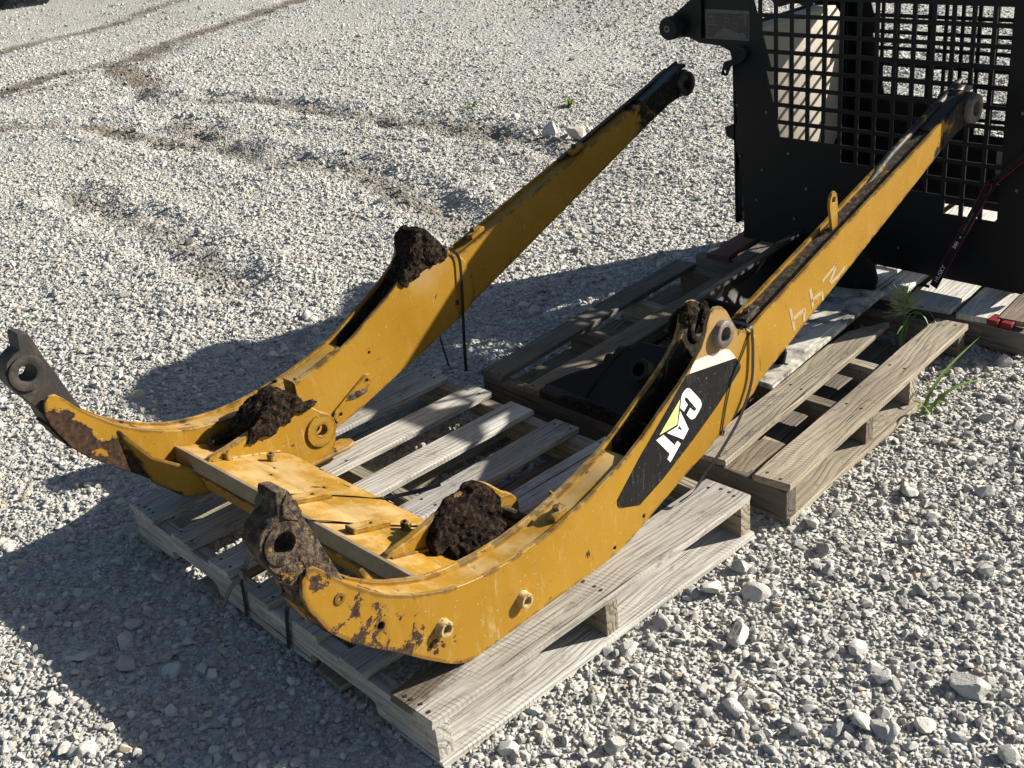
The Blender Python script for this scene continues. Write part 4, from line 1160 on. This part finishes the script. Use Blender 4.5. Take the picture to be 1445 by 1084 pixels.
# ================================================================== STEEL PARTS ON THE SECOND PALLET
bk = empty('digger_bucket', (-0.5, 1.9, 0.1194), 'small black digger bucket on its back with pale dust on its floor', 'bucket')
BX = Vector((-0.5, 1.9, 0.1194))
def local(o_, pts): return [tuple(Vector(p) - o_) for p in pts]
def shift(y): return -0.125 * (y - 1.5)
shell = [(-0.292, 0.142), (-0.42, 0.128), (-0.52, 0.128), (-0.590, 0.142), (-0.630, 0.172), (-0.648, 0.212), (-0.640, 0.255), (-0.612, 0.288), (-0.570, 0.302)]
def loft(y0, y1, prof, th, name, mat, root, O):
    v, f = [], []
    n = len(prof)
    inn = []
    for i in range(n):
        p, q_ = Vector(prof[max(0, i - 1)]), Vector(prof[min(n - 1, i + 1)])
        d = (q_ - p).normalized()
        inn.append((prof[i][0] + d.y * th, prof[i][1] - d.x * th))
    ring_ = prof + inn[::-1]
    for y in (y0, (y0 + y1) / 2, y1):
        for x, z in ring_:
            v.append(Vector((x + shift(y), y, z)) - O)
    m = len(ring_)
    for j in range(2):
        for i in range(m):
            l = (i + 1) % m
            f.append((j * m + i, j * m + l, (j + 1) * m + l, (j + 1) * m + i))
    f.append(tuple(range(m))); f.append(tuple(range(2 * m, 3 * m)))
    return mk(name, v, f, mat, root, ang=30)
loft(1.50, 2.235, shell, -0.009, 'shell', M['blackrust'], bk, BX)
side = [(-0.300, 0.150), (-0.45, 0.130), (-0.59, 0.138), (-0.642, 0.175), (-0.660, 0.215), (-0.652, 0.262), (-0.620, 0.290), (-0.57, 0.300), (-0.48, 0.300), (-0.41, 0.292), (-0.345, 0.272), (-0.305, 0.232), (-0.292, 0.190)]
for yy in (1.60, 2.225):
    v, f = plate_data(side, [], yy, yy + 0.014)
    v = [(p[1] + shift(yy), p[0], p[2]) for p in v]
    mk('side_plate', local(BX, v), f, M['blackrust'], bk, bevel=0.003)
v, f = box_vf(-0.345, -0.270, 1.485, 2.25, 0.130, 0.146)
mk('cutting_edge', [Vector((p[0] + shift(p[1]), p[1], p[2])) - BX for p in v], f, M['bucket_floor'], bk, bevel=0.004)
fl = [(-0.292, 0.150), (-0.42, 0.137), (-0.52, 0.137), (-0.588, 0.150)]
loft(1.62, 2.222, fl, -0.003, 'dusty_floor', M['bucket_floor'], bk, BX)
lump('rubble', Vector((-0.40, 1.62, 0.140)) - BX, (0.055, 0.10, 0.008), M['bucket_floor'], bk, 41, 0.5, 2.5, 0.25, 4)

cp = empty('coupler_plate', (-0.6, 1.2, 0.1194), 'black steel coupler plate with round eyes on the brown pallet behind the near arm', 'coupler')
CX = Vector((-0.6, 1.2, 0.1194))
# sloped face plate
fa = [(-0.800, 1.085, 0.124), (-0.440, 1.080, 0.126), (-0.400, 1.120, 0.150), (-0.410, 1.300, 0.262), (-0.470, 1.325, 0.270), (-0.600, 1.318, 0.262), (-0.655, 1.250, 0.215), (-0.770, 1.180, 0.168), (-0.822, 1.125, 0.140)]
nb = Vector((0, 0.008, -0.015))
v = [Vector(p) - CX for p in fa] + [Vector(p) + nb - CX for p in fa]
n_ = len(fa)
mk('face_plate', v, [tuple(range(n_)), tuple(range(2 * n_ - 1, n_ - 1, -1))] + [(i, (i + 1) % n_, n_ + (i + 1) % n_, n_ + i) for i in range(n_)], M['blackrust'], cp, bevel=0.003)
for xx in (-0.66, -0.43):
    v, f = plate_data([(1.10, 0.122), (1.34, 0.122), (1.35, 0.18), (1.32, 0.235), (1.29, 0.240), (1.20, 0.195), (1.10, 0.140)], [], xx - 0.009, xx + 0.009)
    mk('rib', local(CX, v), f, M['blackrust'], cp, bevel=0.003)
for (xx, yy, zz) in ((-0.505, 1.215, 0.232), ):
    o = ring('eye', (0, 0), 0.019, 0.033, -0.02, 0.028, M['blackrust'], cp, axis='z')
    o.location = Vector((xx, yy, zz)) - CX
    o.rotation_euler = (math.radians(52), 0, 0)
box('rail', -0.80, -0.42, -0.022, 0.022, 0, 0.030, M['blackrust'], cp, 0.004, loc=Vector((0, 1.10, 0.1200)) - CX + Vector((0.0, 0, 0)))
tube('cross_bar', [Vector(p) - CX for p in ((-0.78, 1.36, 0.140), (-0.40, 1.35, 0.150))], 0.020, M['blackrust'], cp, 12)
lump('mud', Vector((-0.58, 1.085, 0.148)) - CX, (0.14, 0.018, 0.010), M['mud'], cp, 43, 0.4, 2.5, 0.2, 4)

# ================================================================== BLACK CAB
CY0, CY1 = 2.495, 3.20
ck = empty('machine_cab', (-0.57, 2.85, 0.121), 'black steel loader cab with square mesh sides standing on the bleached pallet', 'cab')
CO = Vector((-0.57, 2.85, 0.121))
PANEL = [(-1.108, 0.122), (-0.024, 0.122), (-0.022, 0.45), (-0.020, 0.93), (0.05, 1.000), (0.20, 1.036), (0.22, 1.046), (0.16, 1.055), (-0.24, 1.080), (-0.48, 1.145), (-0.78, 1.165), (-1.03, 1.170), (-1.25, 1.09), (-1.325, 1.00), (-1.415, 0.938), (-1.440, 0.905), (-1.432, 0.872), (-1.400, 0.858), (-1.345, 0.862), (-1.300, 0.845), (-1.270, 0.842), (-1.200, 0.838), (-1.158, 0.822), (-1.145, 0.785), (-1.137, 0.70), (-1.130, 0.56), (-1.125, 0.42), (-1.112, 0.30), (-1.105, 0.22)]  # unseen top edge and right-hand tongue are shaped for the shadows they cast
PIT, BAR = 0.0647, 0.0142
XL = [-1.0260 + PIT * i for i in range(-1, 16)]
ZL = [0.340 + 0.0612 * j for j in range(0, 12)]
def clip_poly(poly, a, b, c):
    out = []
    for i in range(len(poly)):
        p, q_ = poly[i], poly[(i + 1) % len(poly)]
        dp = a * p[0] + b * p[1] - c; dq = a * q_[0] + b * q_[1] - c
        if dp >= 0: out.append(p)
        if dp * dq < 0:
            t = dp / (dp - dq)
            out.append((p[0] + (q_[0] - p[0]) * t, p[1] + (q_[1] - p[1]) * t))
    return out
def area(p): return abs(sum(p[i][0] * p[(i + 1) % len(p)][1] - p[(i + 1) % len(p)][0] * p[i][1] for i in range(len(p)))) / 2
def mesh_cells():
    holes = []
    for i in range(len(XL) - 1):
        for j in range(len(ZL) - 1):
            x0, x1, z0, z1 = XL[i] + BAR / 2, XL[i + 1] - BAR / 2, ZL[j] + BAR / 2, ZL[j + 1] - BAR / 2
            xc, zc = (x0 + x1) / 2, (z0 + z1) / 2
            if x1 > -0.112: x1 = min(x1, -0.114)
            floor_ = 0.523 if xc < -0.70 else (0.46 if xc < -0.57 else (0.40 if xc < -0.31 else 0.34))
            if zc < floor_ or x1 - x0 < 0.015 or zc > 1.03: continue
            c = [(x0, z0), (x1, z0), (x1, z1), (x0, z1)]
            # slanted left border of the opening
            c = clip_poly(c, 0.78 if zc > 0.78 else 0.955, 0.245 if zc > 0.78 else 0.245, (-1.078 * 0.78 + 1.0 * 0.245) + 0.02 if zc > 0.78 else (-1.006 * 0.955 + 0.775 * 0.245))
            if len(c) < 3 or area(c) < 2.0e-4: continue
            holes.append(c)
    return holes
CELLS = mesh_cells()
def cab_panel(y0, holes, front):
    o = plate('side_panel', [(p[0] - CO.x, p[1] - CO.z) for p in PANEL], [[(p[0] - CO.x, p[1] - CO.z) for p in h] for h in holes], y0 - CO.y, y0 + 0.006 - CO.y, M['black'], ck, axis='y')
    return o
pn = cab_panel(CY0, CELLS + [circle(x, z, 0.0042, 8) for x, z in ((-1.118, 0.765), )], True)
PANEL_NEAR = PANEL
PANEL = [p for p in PANEL if p[1] < 0.929 and p[0] > -1.16 or p[0] < -1.16 and p[1] < 0.95]
i0 = PANEL.index((-0.022, 0.45))
PANEL = PANEL[:i0 + 1] + [(-0.020, 0.90), (0.12, 1.10), (0.20, 1.48), (-0.30, 1.56), (-0.64, 1.56), (-0.78, 1.44), (-0.94, 1.30), (-1.10, 1.06), (-1.30, 0.985)] + PANEL[i0 + 1:]  # unseen solid upper part, added to keep the far arm in shade
pf = cab_panel(CY1, CELLS, False)
def cbox(name, x0, x1, y0, y1, z0, z1, mat=None, par=None, bevel=0.004):
    v, f = box_vf(x0, x1, y0, y1, z0, z1)
    return mk(name, local(CO, v), f, mat or M['black'], par or ck, bevel=bevel)
# folded edges, frame posts and cross bars
cbox('edge_post', -0.028, -0.0165, CY0 + 0.0062, CY0 + 0.060, 0.124, 0.80)
cbox('edge_post', -0.028, -0.0165, CY1 - 0.055, CY1 - 0.0005, 0.124, 0.80)
cbox('floor_beam', -1.100, -1.040, CY0 + 0.0065, CY1 - 0.0005, 0.123, 0.165)
cbox('floor_beam', -0.110, -0.050, CY0 + 0.0065, CY1 - 0.0005, 0.123, 0.165)
cbox('roof_beam', -0.80, -0.73, CY0 + 0.0065, CY1 - 0.0005, 1.085, 1.14)
# beige liner on the left-hand wall, with rounded corners
lin = [(2.53, 0.40), (3.06, 0.335), (3.10, 0.37), (3.105, 0.80), (3.10, 0.855), (3.07, 0.885), (3.02, 0.892), (2.58, 0.892), (2.545, 0.88), (2.53, 0.85)]
v, f = plate_data(lin, [], -1.150, -1.082)
mk('liner', local(CO, v), f, M['beige'], ck, bevel=0.010, ang=60)
cbox('liner_frame', -1.165, -1.1505, 2.515, CY1 - 0.001, 0.165, 0.90)
cbox('corner_post', -1.168, -1.098, CY1 - 0.030, CY1 - 0.0008, 0.124, 0.96)
# flap sticking out at the lower left
v, f = plate_data([(-1.128, 0.565), (-1.205, 0.535), (-1.198, 0.500), (-1.165, 0.490), (-1.150, 0.44), (-1.128, 0.385)], [], CY0 + 0.02, CY0 + 0.16)
v = [(p[1], p[0], p[2]) for p in v]
mk('corner_flap', local(CO, v), f, M['black'], ck, bevel=0.004)
for y0 in (CY0, CY1):
    s = -1
    ring('rubber_mount', (-1.398 - CO.x, 0.899 - CO.z), 0.0085, 0.042, y0 + 0.001 - CO.y, y0 - 0.055 - CO.y, M['rubber'], ck, axis='y')
    ring('mount_sleeve', (-1.398 - CO.x, 0.899 - CO.z), 0.006, 0.013, y0 - 0.02 - CO.y, y0 - 0.060 - CO.y, M['steel'], ck, axis='y')
cbox('fold_strip', -1.287, -1.272, CY0 - 0.014, CY0 - 0.0005, 0.862, 1.07, None, pn, 0.004)
# little latch bracket with an eye
v, f = plate_data([(-1.118, 0.800), (-1.128, 0.800), (-1.172, 0.785), (-1.186, 0.740), (-1.160, 0.735), (-1.142, 0.772), (-1.090, 0.790), (-1.072, 0.815), (-1.078, 0.840), (-1.110, 0.848), (-1.112, 0.840), (-1.088, 0.832)], [circle(-1.168, 0.752, 0.0062, 10)], CY0 - 0.020, CY0 - 0.012)
v = [(p[1], p[0], p[2]) for p in v]
mk('latch_bracket', local(CO, v), f, M['rubber'], pn, bevel=0.0015)
for x, z in ((-1.00, 0.615), (-0.905, 0.475), (-1.02, 0.40), (-0.83, 0.355), (-1.045, 0.28), (-0.88, 0.235), (-1.128, 0.63), (-1.118, 0.44), (-0.075, 0.70), (-0.072, 0.46), (-0.46, 0.20)):
    ring('hole_light_dot', (x - CO.x, z - CO.z), 0.0012, 0.0052, CY0 - CO.y - 0.0002, CY0 - CO.y - 0.004, M['steel'], pn, axis='y', n=8)  # pale metal dots standing in for light coming through small holes
# warning plate with its worn pictograms
DX0, DX1, DZ0, DZ1 = -1.2635, -1.070, 0.862, 0.965
def dquad(name, a, b, c, d, y, mat, par):
    v, f = box_vf(a, b, CY0 - y - 0.0006, CY0 - y, c, d)
    return mk(name, local(CO, v), f, mat, par, bevel=0)
dec = dquad('warning_decal', DX0, DX1, DZ0, DZ1, 0.0004, M['decal_grey'], pn)
dquad('decal_field', DX0 + 0.010, DX1 - 0.004, DZ0 + 0.006, DZ1 - 0.012, 0.0012, M['decal_dark'], pn)
pe = [(-1.228, 0.869), (-1.084, 0.869), (-1.086, 0.880), (-1.098, 0.890), (-1.112, 0.884), (-1.132, 0.892), (-1.160, 0.900), (-1.186, 0.902), (-1.206, 0.893), (-1.216, 0.880)]
plate('peeled_patch', [(p[0] - CO.x, p[1] - CO.z) for p in pe], [], CY0 - 0.0024 - CO.y, CY0 - 0.0019 - CO.y, M['decal_grey'], pn, axis='y')
v, f = [], []
def dline(x0, z0, x1, z1, w=0.0014):
    d = Vector((x1 - x0, z1 - z0)); d.normalize(); n2 = Vector((-d.y, d.x)) * w / 2
    k = len(v)
    for (x, z) in ((x0 - n2.x, z0 - n2.y), (x1 - n2.x, z1 - n2.y), (x1 + n2.x, z1 + n2.y), (x0 + n2.x, z0 + n2.y)):
        v.append((x - CO.x, CY0 - 0.0026 - CO.y, z - CO.z))
    f.append((k, k + 1, k + 2, k + 3))
def drect(a, b, c, d, w=0.0014):
    dline(a, c, b, c, w); dline(b, c, b, d, w); dline(b, d, a, d, w); dline(a, d, a, c, w)
drect(-1.244, -1.224, 0.921, 0.939, 0.0022)                       # padlock
dline(-1.241, 0.940, -1.234, 0.949, 0.002); dline(-1.234, 0.949, -1.227, 0.940, 0.002)
xx = -1.251
for wd in (4, 3, 4, 2, 3, 4, 3, 2, 4, 3):
    dline(xx, 0.912, xx + wd * 0.001, 0.912, 0.0032); xx += wd * 0.001 + 0.0016
dline(-1.165, 0.944, -1.165, 0.956, 0.0012)
drect(-1.174, -1.158, 0.924, 0.938)                               # seat figure
dline(-1.178, 0.916, -1.182, 0.898); dline(-1.170, 0.924, -1.174, 0.905); dline(-1.160, 0.924, -1.156, 0.905); dline(-1.152, 0.918, -1.148, 0.900)
drect(-1.138, -1.122, 0.900, 0.918, 0.001); dline(-1.146, 0.914, -1.134, 0.924, 0.001); dline(-1.134, 0.924, -1.120, 0.918, 0.001)
for k in range(6):
    dline(-1.094 + 0.001 * k, 0.9495 - 0.006 * k, -1.080, 0.9495 - 0.006 * k, 0.0026)
dline(-1.110, 0.944, -1.098, 0.944, 0.002)
mk('pictogram', v, f, M['decal_line'], pn, smooth=False, recalc=False)
# grey service tag inside the far panel
cbox('service_tag', -0.148, -0.124, CY0 + 0.0066, CY0 + 0.0074, 0.500, 0.572, M['decal_grey'], pn, 0)

# the cab stands a little clear of the boards on four short feet
CS = 0.979
ck.location = (-0.5281, 2.7708, 0.1529)
ck.scale = (CS, CS, CS)
for x in (-1.07, -0.08):
    for y in (2.66, CY1 - 0.03):
        ring('mount_foot', (x - CO.x, y - CO.y), 0.010, 0.030, -0.031, 0.004, M['rubber'], ck, axis='z', n=14)

# ================================================================== RATCHET STRAP
rs = empty('tie_down_strap', (-0.26, 2.36, 0.05), 'black tie down strap with red edges running from the pallet hook past the cab corner', 'strap')
RO = Vector((-0.26, 2.36, 0.05))
A0, A1 = Vector((-0.252, 2.352, 0.150)), Vector((-0.1095, 2.385, 0.500))
dirs = (A1 - A0).normalized()
sidev = Vector((0.92, -0.10, -0.37)); sidev = (sidev - dirs * sidev.dot(dirs)).normalized()
nrm = dirs.cross(sidev).normalized()
if nrm.dot(CAM - A0) < 0: nrm = -nrm
web = ribbon('webbing', [A0 - RO, (A0 + A1) / 2 - RO + nrm * 0.002, A1 - RO], sidev, 0.026, 0.0018, M['webbing'], rs, 4)
for sgn in (-1, 1):
    ribbon('red_edge', [A0 + sidev * sgn * 0.0128 - RO, (A0 + A1) / 2 + sidev * sgn * 0.0128 + nrm * 0.002 - RO, A1 + sidev * sgn * 0.0128 - RO], sidev, 0.0022, 0.0030, M['red'], web, 4)
B0, B1 = Vector((-0.105, 2.390, 0.505)), Vector((0.06, 2.42, 0.68))
d2 = (B1 - B0).normalized(); s2 = (Vector((0.7, -0.1, -0.7)) - d2 * Vector((0.7, -0.1, -0.7)).dot(d2)).normalized()
w2 = ribbon('webbing', [A1 - RO, B0 - RO, (B0 + B1) / 2 - RO, B1 - RO], s2, 0.018, 0.0018, M['webbing'], rs, 4, 0.6)
for sgn in (-1, 1):
    ribbon('red_edge', [B0 + s2 * sgn * 0.009 - RO, (B0 + B1) / 2 + s2 * sgn * 0.009 - RO, B1 + s2 * sgn * 0.009 - RO], s2, 0.0026, 0.0030, M['red'], w2, 4)
kn = [Vector((-0.120, 2.376, 0.468)), Vector((-0.100, 2.372, 0.486)), Vector((-0.098, 2.372, 0.510)), Vector((-0.118, 2.374, 0.505))]
ribbon('red_edge', [p - RO for p in kn], sidev, 0.0022, 0.004, M['red'], web, 4)
ribbon('folded_end', [p - RO + Vector((0, 0.004, 0)) for p in kn], sidev, 0.016, 0.003, M['webbing'], rs, 4)
def lettering(txt, size, at, root, mat, name, xdir, ydir):
    cu = bpy.data.curves.new(name, 'FONT'); cu.body = txt; cu.size = size; cu.align_x = 'LEFT'; cu.align_y = 'CENTER'; cu.extrude = 0.0002; cu.resolution_u = 2
    tmp = bpy.data.objects.new(name, cu); COL.objects.link(tmp)
    dg = bpy.context.evaluated_depsgraph_get(); dg.update()
    me = bpy.data.meshes.new_from_object(tmp.evaluated_get(dg))
    bpy.data.objects.remove(tmp)
    me.materials.clear()
    o = link(name, me, mat, root)
    z = xdir.cross(ydir)
    o.matrix_local = Matrix(((xdir.x, ydir.x, z.x, at.x), (xdir.y, ydir.y, z.y, at.y), (xdir.z, ydir.z, z.z, at.z), (0, 0, 0, 1)))
    return o
up_ = nrm.cross(dirs).normalized()
lettering("HUSKY", 0.020, A0 + dirs * 0.020 + nrm * 0.0030 - RO, web, M['white'], 'lettering', dirs, up_)
lettering("500", 0.017, A0 + dirs * 0.150 + nrm * 0.0036 - RO, web, M['white'], 'lettering', dirs, up_)
lettering("LB", 0.008, A0 + dirs * 0.188 + nrm * 0.0036 - RO, web, M['white'], 'lettering', dirs, up_)
lettering("WORKING LOAD LIMIT", 0.0075, A0 + dirs * 0.206 + nrm * 0.0038 - RO, web, M['decal_line'], 'lettering', dirs, up_)
hook = [(-0.262, 2.345, 0.150), (-0.290, 2.340, 0.152), (-0.307, 2.335, 0.135), (-0.305, 2.325, 0.110), (-0.290, 2.290, 0.085), (-0.272, 2.265, 0.060), (-0.268, 2.262, 0.040), (-0.290, 2.262, 0.028), (-0.320, 2.262, 0.038), (-0.335, 2.262, 0.060)]
tube('hook', [p - RO for p in spline([Vector(p) for p in hook], 5)], 0.0052, M['rubber'], rs, 8)

# ================================================================== WEEDS
def blade(pts, w, v, f, k=5):
    P = spline([Vector(p) for p in pts], k)
    n = len(P); b = len(v)
    for i, p in enumerate(P):
        d = (P[min(i + 1, n - 1)] - P[max(0, i - 1)]).normalized()
        s = d.cross(Vector((0.3, 0.1, 1))).normalized()
        ww = w * (0.55 + 0.45 * math.sin(min(1.0, i / n * 2.2) * 1.57)) * (1 - (i / (n - 1)) ** 2.2) + 0.0003
        v.append(p - s * ww / 2 + Vector((0, 0, ww * 0.15))); v.append(p); v.append(p + s * ww / 2 + Vector((0, 0, ww * 0.15)))
    for i in range(n - 1):
        for c in range(2):
            f.append((b + i * 3 + c, b + i * 3 + c + 1, b + i * 3 + 4 + c, b + i * 3 + 3 + c))
we = empty('grass_weed', (-0.225, 2.10, 0.012), 'tuft of witchgrass with a hazy seed head growing through the brown pallet', 'weed')
we.scale = (0.88, 0.88, 0.90)
for pts, w in (([(0.02, -0.02, 0), (0.01, 0.0, 0.09), (0.035, 0.02, 0.16), (0.075, 0.03, 0.150), (0.105, 0.02, 0.110)], 0.013),
               ([(0.0, 0, 0), (-0.005, -0.02, 0.08), (-0.02, -0.06, 0.13), (-0.05, -0.12, 0.135)], 0.012),
               ([(0.01, 0.0, 0), (0.02, 0.01, 0.10), (0.03, -0.03, 0.13), (0.045, -0.10, 0.125)], 0.010),
               ([(0.0, 0.02, 0), (0.01, 0.05, 0.11), (0.06, 0.08, 0.15), (0.12, 0.06, 0.10)], 0.010)):
    v, f = [], []
    blade(pts, w, v, f)
    mk('leaf', v, f, M['grass'], we, recalc=False)
tube('stem', [(0.01, 0, 0), (0.005, 0.01, 0.09), (0.0, 0.03, 0.165)], 0.0028, M['grass'], we, 6)
v, f = [], []
r2 = random.Random(5)
for k in range(210):
    a = r2.uniform(0, 6.283); e = r2.uniform(0.15, 1.45); L_ = r2.uniform(0.045, 0.088)
    b0 = Vector((0.0, 0.03, 0.160 + r2.uniform(-0.02, 0.035)))
    dv = Vector((math.cos(a) * math.cos(e) * 0.95 - 0.15, math.sin(a) * math.cos(e), math.sin(e)))
    p1 = b0 + dv * L_ * 0.55; p2 = b0 + dv * L_ + Vector((0, 0, -0.012 * r2.random()))
    vv, ff = tube(None, [b0, p1, p2], 0.0011, None, None, 3, False, 0.5)
    o_ = len(v); v += vv; f += [tuple(i + o_ for i in q_) for q_ in ff]
    for t in range(3):
        q_ = p2.lerp(p1, t * 0.33) + Vector((r2.uniform(-.004, .004), r2.uniform(-.004, .004), r2.uniform(-.003, .004)))
        o_ = len(v)
        v += [q_ + Vector((0.0013, 0, 0)), q_ + Vector((-0.0007, 0.0012, 0)), q_ + Vector((-0.0007, -0.0012, 0)), q_ + Vector((0, 0, 0.003))]
        f += [(o_, o_ + 1, o_ + 2), (o_, o_ + 1, o_ + 3), (o_ + 1, o_ + 2, o_ + 3), (o_ + 2, o_, o_ + 3)]
hd = mk('seed_head', v, f, M['seed'], we, recalc=False)

w2_ = empty('grass_weed', (0.02, 1.80, 0.0), 'long bladed grass weed leaning out beside the brown pallet', 'weed')
for pts, w in (([(0, 0, 0), (0.0, 0.05, 0.06), (0.0, 0.16, 0.10), (0.0, 0.33, 0.125)], 0.011),
               ([(0.005, 0.01, 0), (0.03, 0.06, 0.05), (0.06, 0.14, 0.065), (0.10, 0.27, 0.04)], 0.012),
               ([(0, -0.01, 0), (0.0, -0.02, 0.04), (0.03, -0.04, 0.055), (0.06, -0.05, 0.03)], 0.009),
               ([(0.01, 0, 0), (0.03, 0.03, 0.04), (0.05, 0.06, 0.03)], 0.008),
               ([(0, 0.02, 0), (-0.02, 0.10, 0.05), (-0.01, 0.20, 0.08)], 0.008)):
    v, f = [], []
    blade(pts, w, v, f)
    mk('leaf', v, f, M['grass'], w2_, recalc=False)

def sprig(loc, label, seed, n=16, r=0.07):
    root = empty('small_weed', (*loc, 0.0), label, 'weed')
    q_ = random.Random(seed)
    v, f = [], []
    for k in range(n):
        a = q_.uniform(0, 6.283); L_ = q_.uniform(0.5, 1.0) * r; hgt = q_.uniform(0.2, 0.9) * r
        blade([(0, 0, 0), (math.cos(a) * L_ * 0.5, math.sin(a) * L_ * 0.5, hgt), (math.cos(a) * L_, math.sin(a) * L_, hgt * 0.8)], 0.02, v, f, 3)
    mk('leaf_clump', v, f, M['grass'], root, recalc=False)
sprig((-4.23, 3.83), 'small green weed in open gravel, left of the other one above the far arm', 1)
sprig((-3.67, 4.16), 'small green weed in open gravel nearest the far arm tip', 2)
sprig((0.12, 2.42), 'small green weed in gravel at the right edge beside the bleached pallet', 3, 10, 0.04)

# ================================================================== SINGLE STONES
def stone(loc, size, label, seed, zr=0.0, flat=0.75, mat=None):
    me = rock_mesh('stone', seed, 4, 15)
    o = bpy.data.objects.new('stone', me)
    COL.objects.link(o)
    o.location = (loc[0], loc[1], size * flat * 0.26)
    o.scale = (size / 2, size / 2 * 0.85, size / 2 * flat)
    o.rotation_euler = (rnd.uniform(-.25, .25), rnd.uniform(-.25, .25), zr)
    tag(o, label, 'stone', 'larger stones lying in the gravel')
    return o
stone((-0.801, -0.278), 0.060, 'rounded tan stone in the shade in front of the near pallet', 61, 0.4)
stone((-0.908, -0.325), 0.055, 'grey angular stone left of the tan stone in the shade', 62, 1.2, 0.6)
stone((0.204, 1.414), 0.062, 'pale wedge shaped stone in sun right of the brown pallet', 63, 2.4, 0.6)
stone((0.657, 0.839), 0.068, 'largest pale stone near the lower right edge of the gravel', 64, 0.2)
stone((0.21, 0.68), 0.060, 'blocky grey stone in sun right of the near pallet middle', 65, 1.9)
stone((0.51, 0.758), 0.045, 'small pale stone left of the largest one at lower right', 66, 0.9)
stone((-1.142, -0.293), 0.055, 'long grey stone in shade nearest the left edge of the picture', 67, 2.0, 0.6)
stone((-0.933, -0.195), 0.046, 'flat grey stone in shade behind the tan stone', 68, 0.5, 0.6)
stone((0.062, 0.779), 0.055, 'grey rough stone against the sunny side of the near pallet', 69, 1.4)
stone((-3.10, 3.63), 0.12, 'upright grey lump behind the far arm, right of its twin', 70, 0.3, 1.1)
stone((-3.27, 3.60), 0.13, 'upright grey lump behind the far arm, left of its twin', 71, 2.2, 1.0)
stone((0.62, 1.35), 0.05, 'white stone at the right edge of the sunny gravel', 72, 2.2, 0.8)

# ================================================================== FAR LEFT: A PARKED TRAILER
tr = empty('parked_trailer', (-17.0, 5.2, 0.0), 'dark parked trailer far behind at the top left corner', 'trailer', rz=math.radians(62))
def tw(name, y, parent):
    o = ring(name, (0, 0.38), 0.20, 0.38, -0.12, 0.12, M['rubber'], parent, axis='y', n=32)
    o.location = (0.0, y, 0)
    q_ = ring('rim', (0, 0.38), 0.05, 0.20, -0.09, 0.09, M['white_metal'], o, axis='y', n=24)
    return o
for x in (-0.55, 0.35):
    for y in (-0.85, 0.85):
        o = tw('wheel', y, tr); o.location.x = x
box('bed', -2.6, 2.4, -1.0, 1.0, 0.62, 0.78, M['black'], tr, 0.01)
box('side_rail', -2.6, 2.4, -1.03, -0.97, 0.79, 1.0, M['black'], tr, 0.01)
box('side_rail', -2.6, 2.4, 0.97, 1.03, 0.79, 1.0, M['black'], tr, 0.01)
box('mudguard', 0.80, 0.86, -1.02, -0.70, 0.16, 0.62, M['white_metal'], tr, 0.01)
box('jack_leg', 2.1, 2.2, -0.05, 0.05, 0.02, 0.70, M['white_metal'], tr, 0.01)
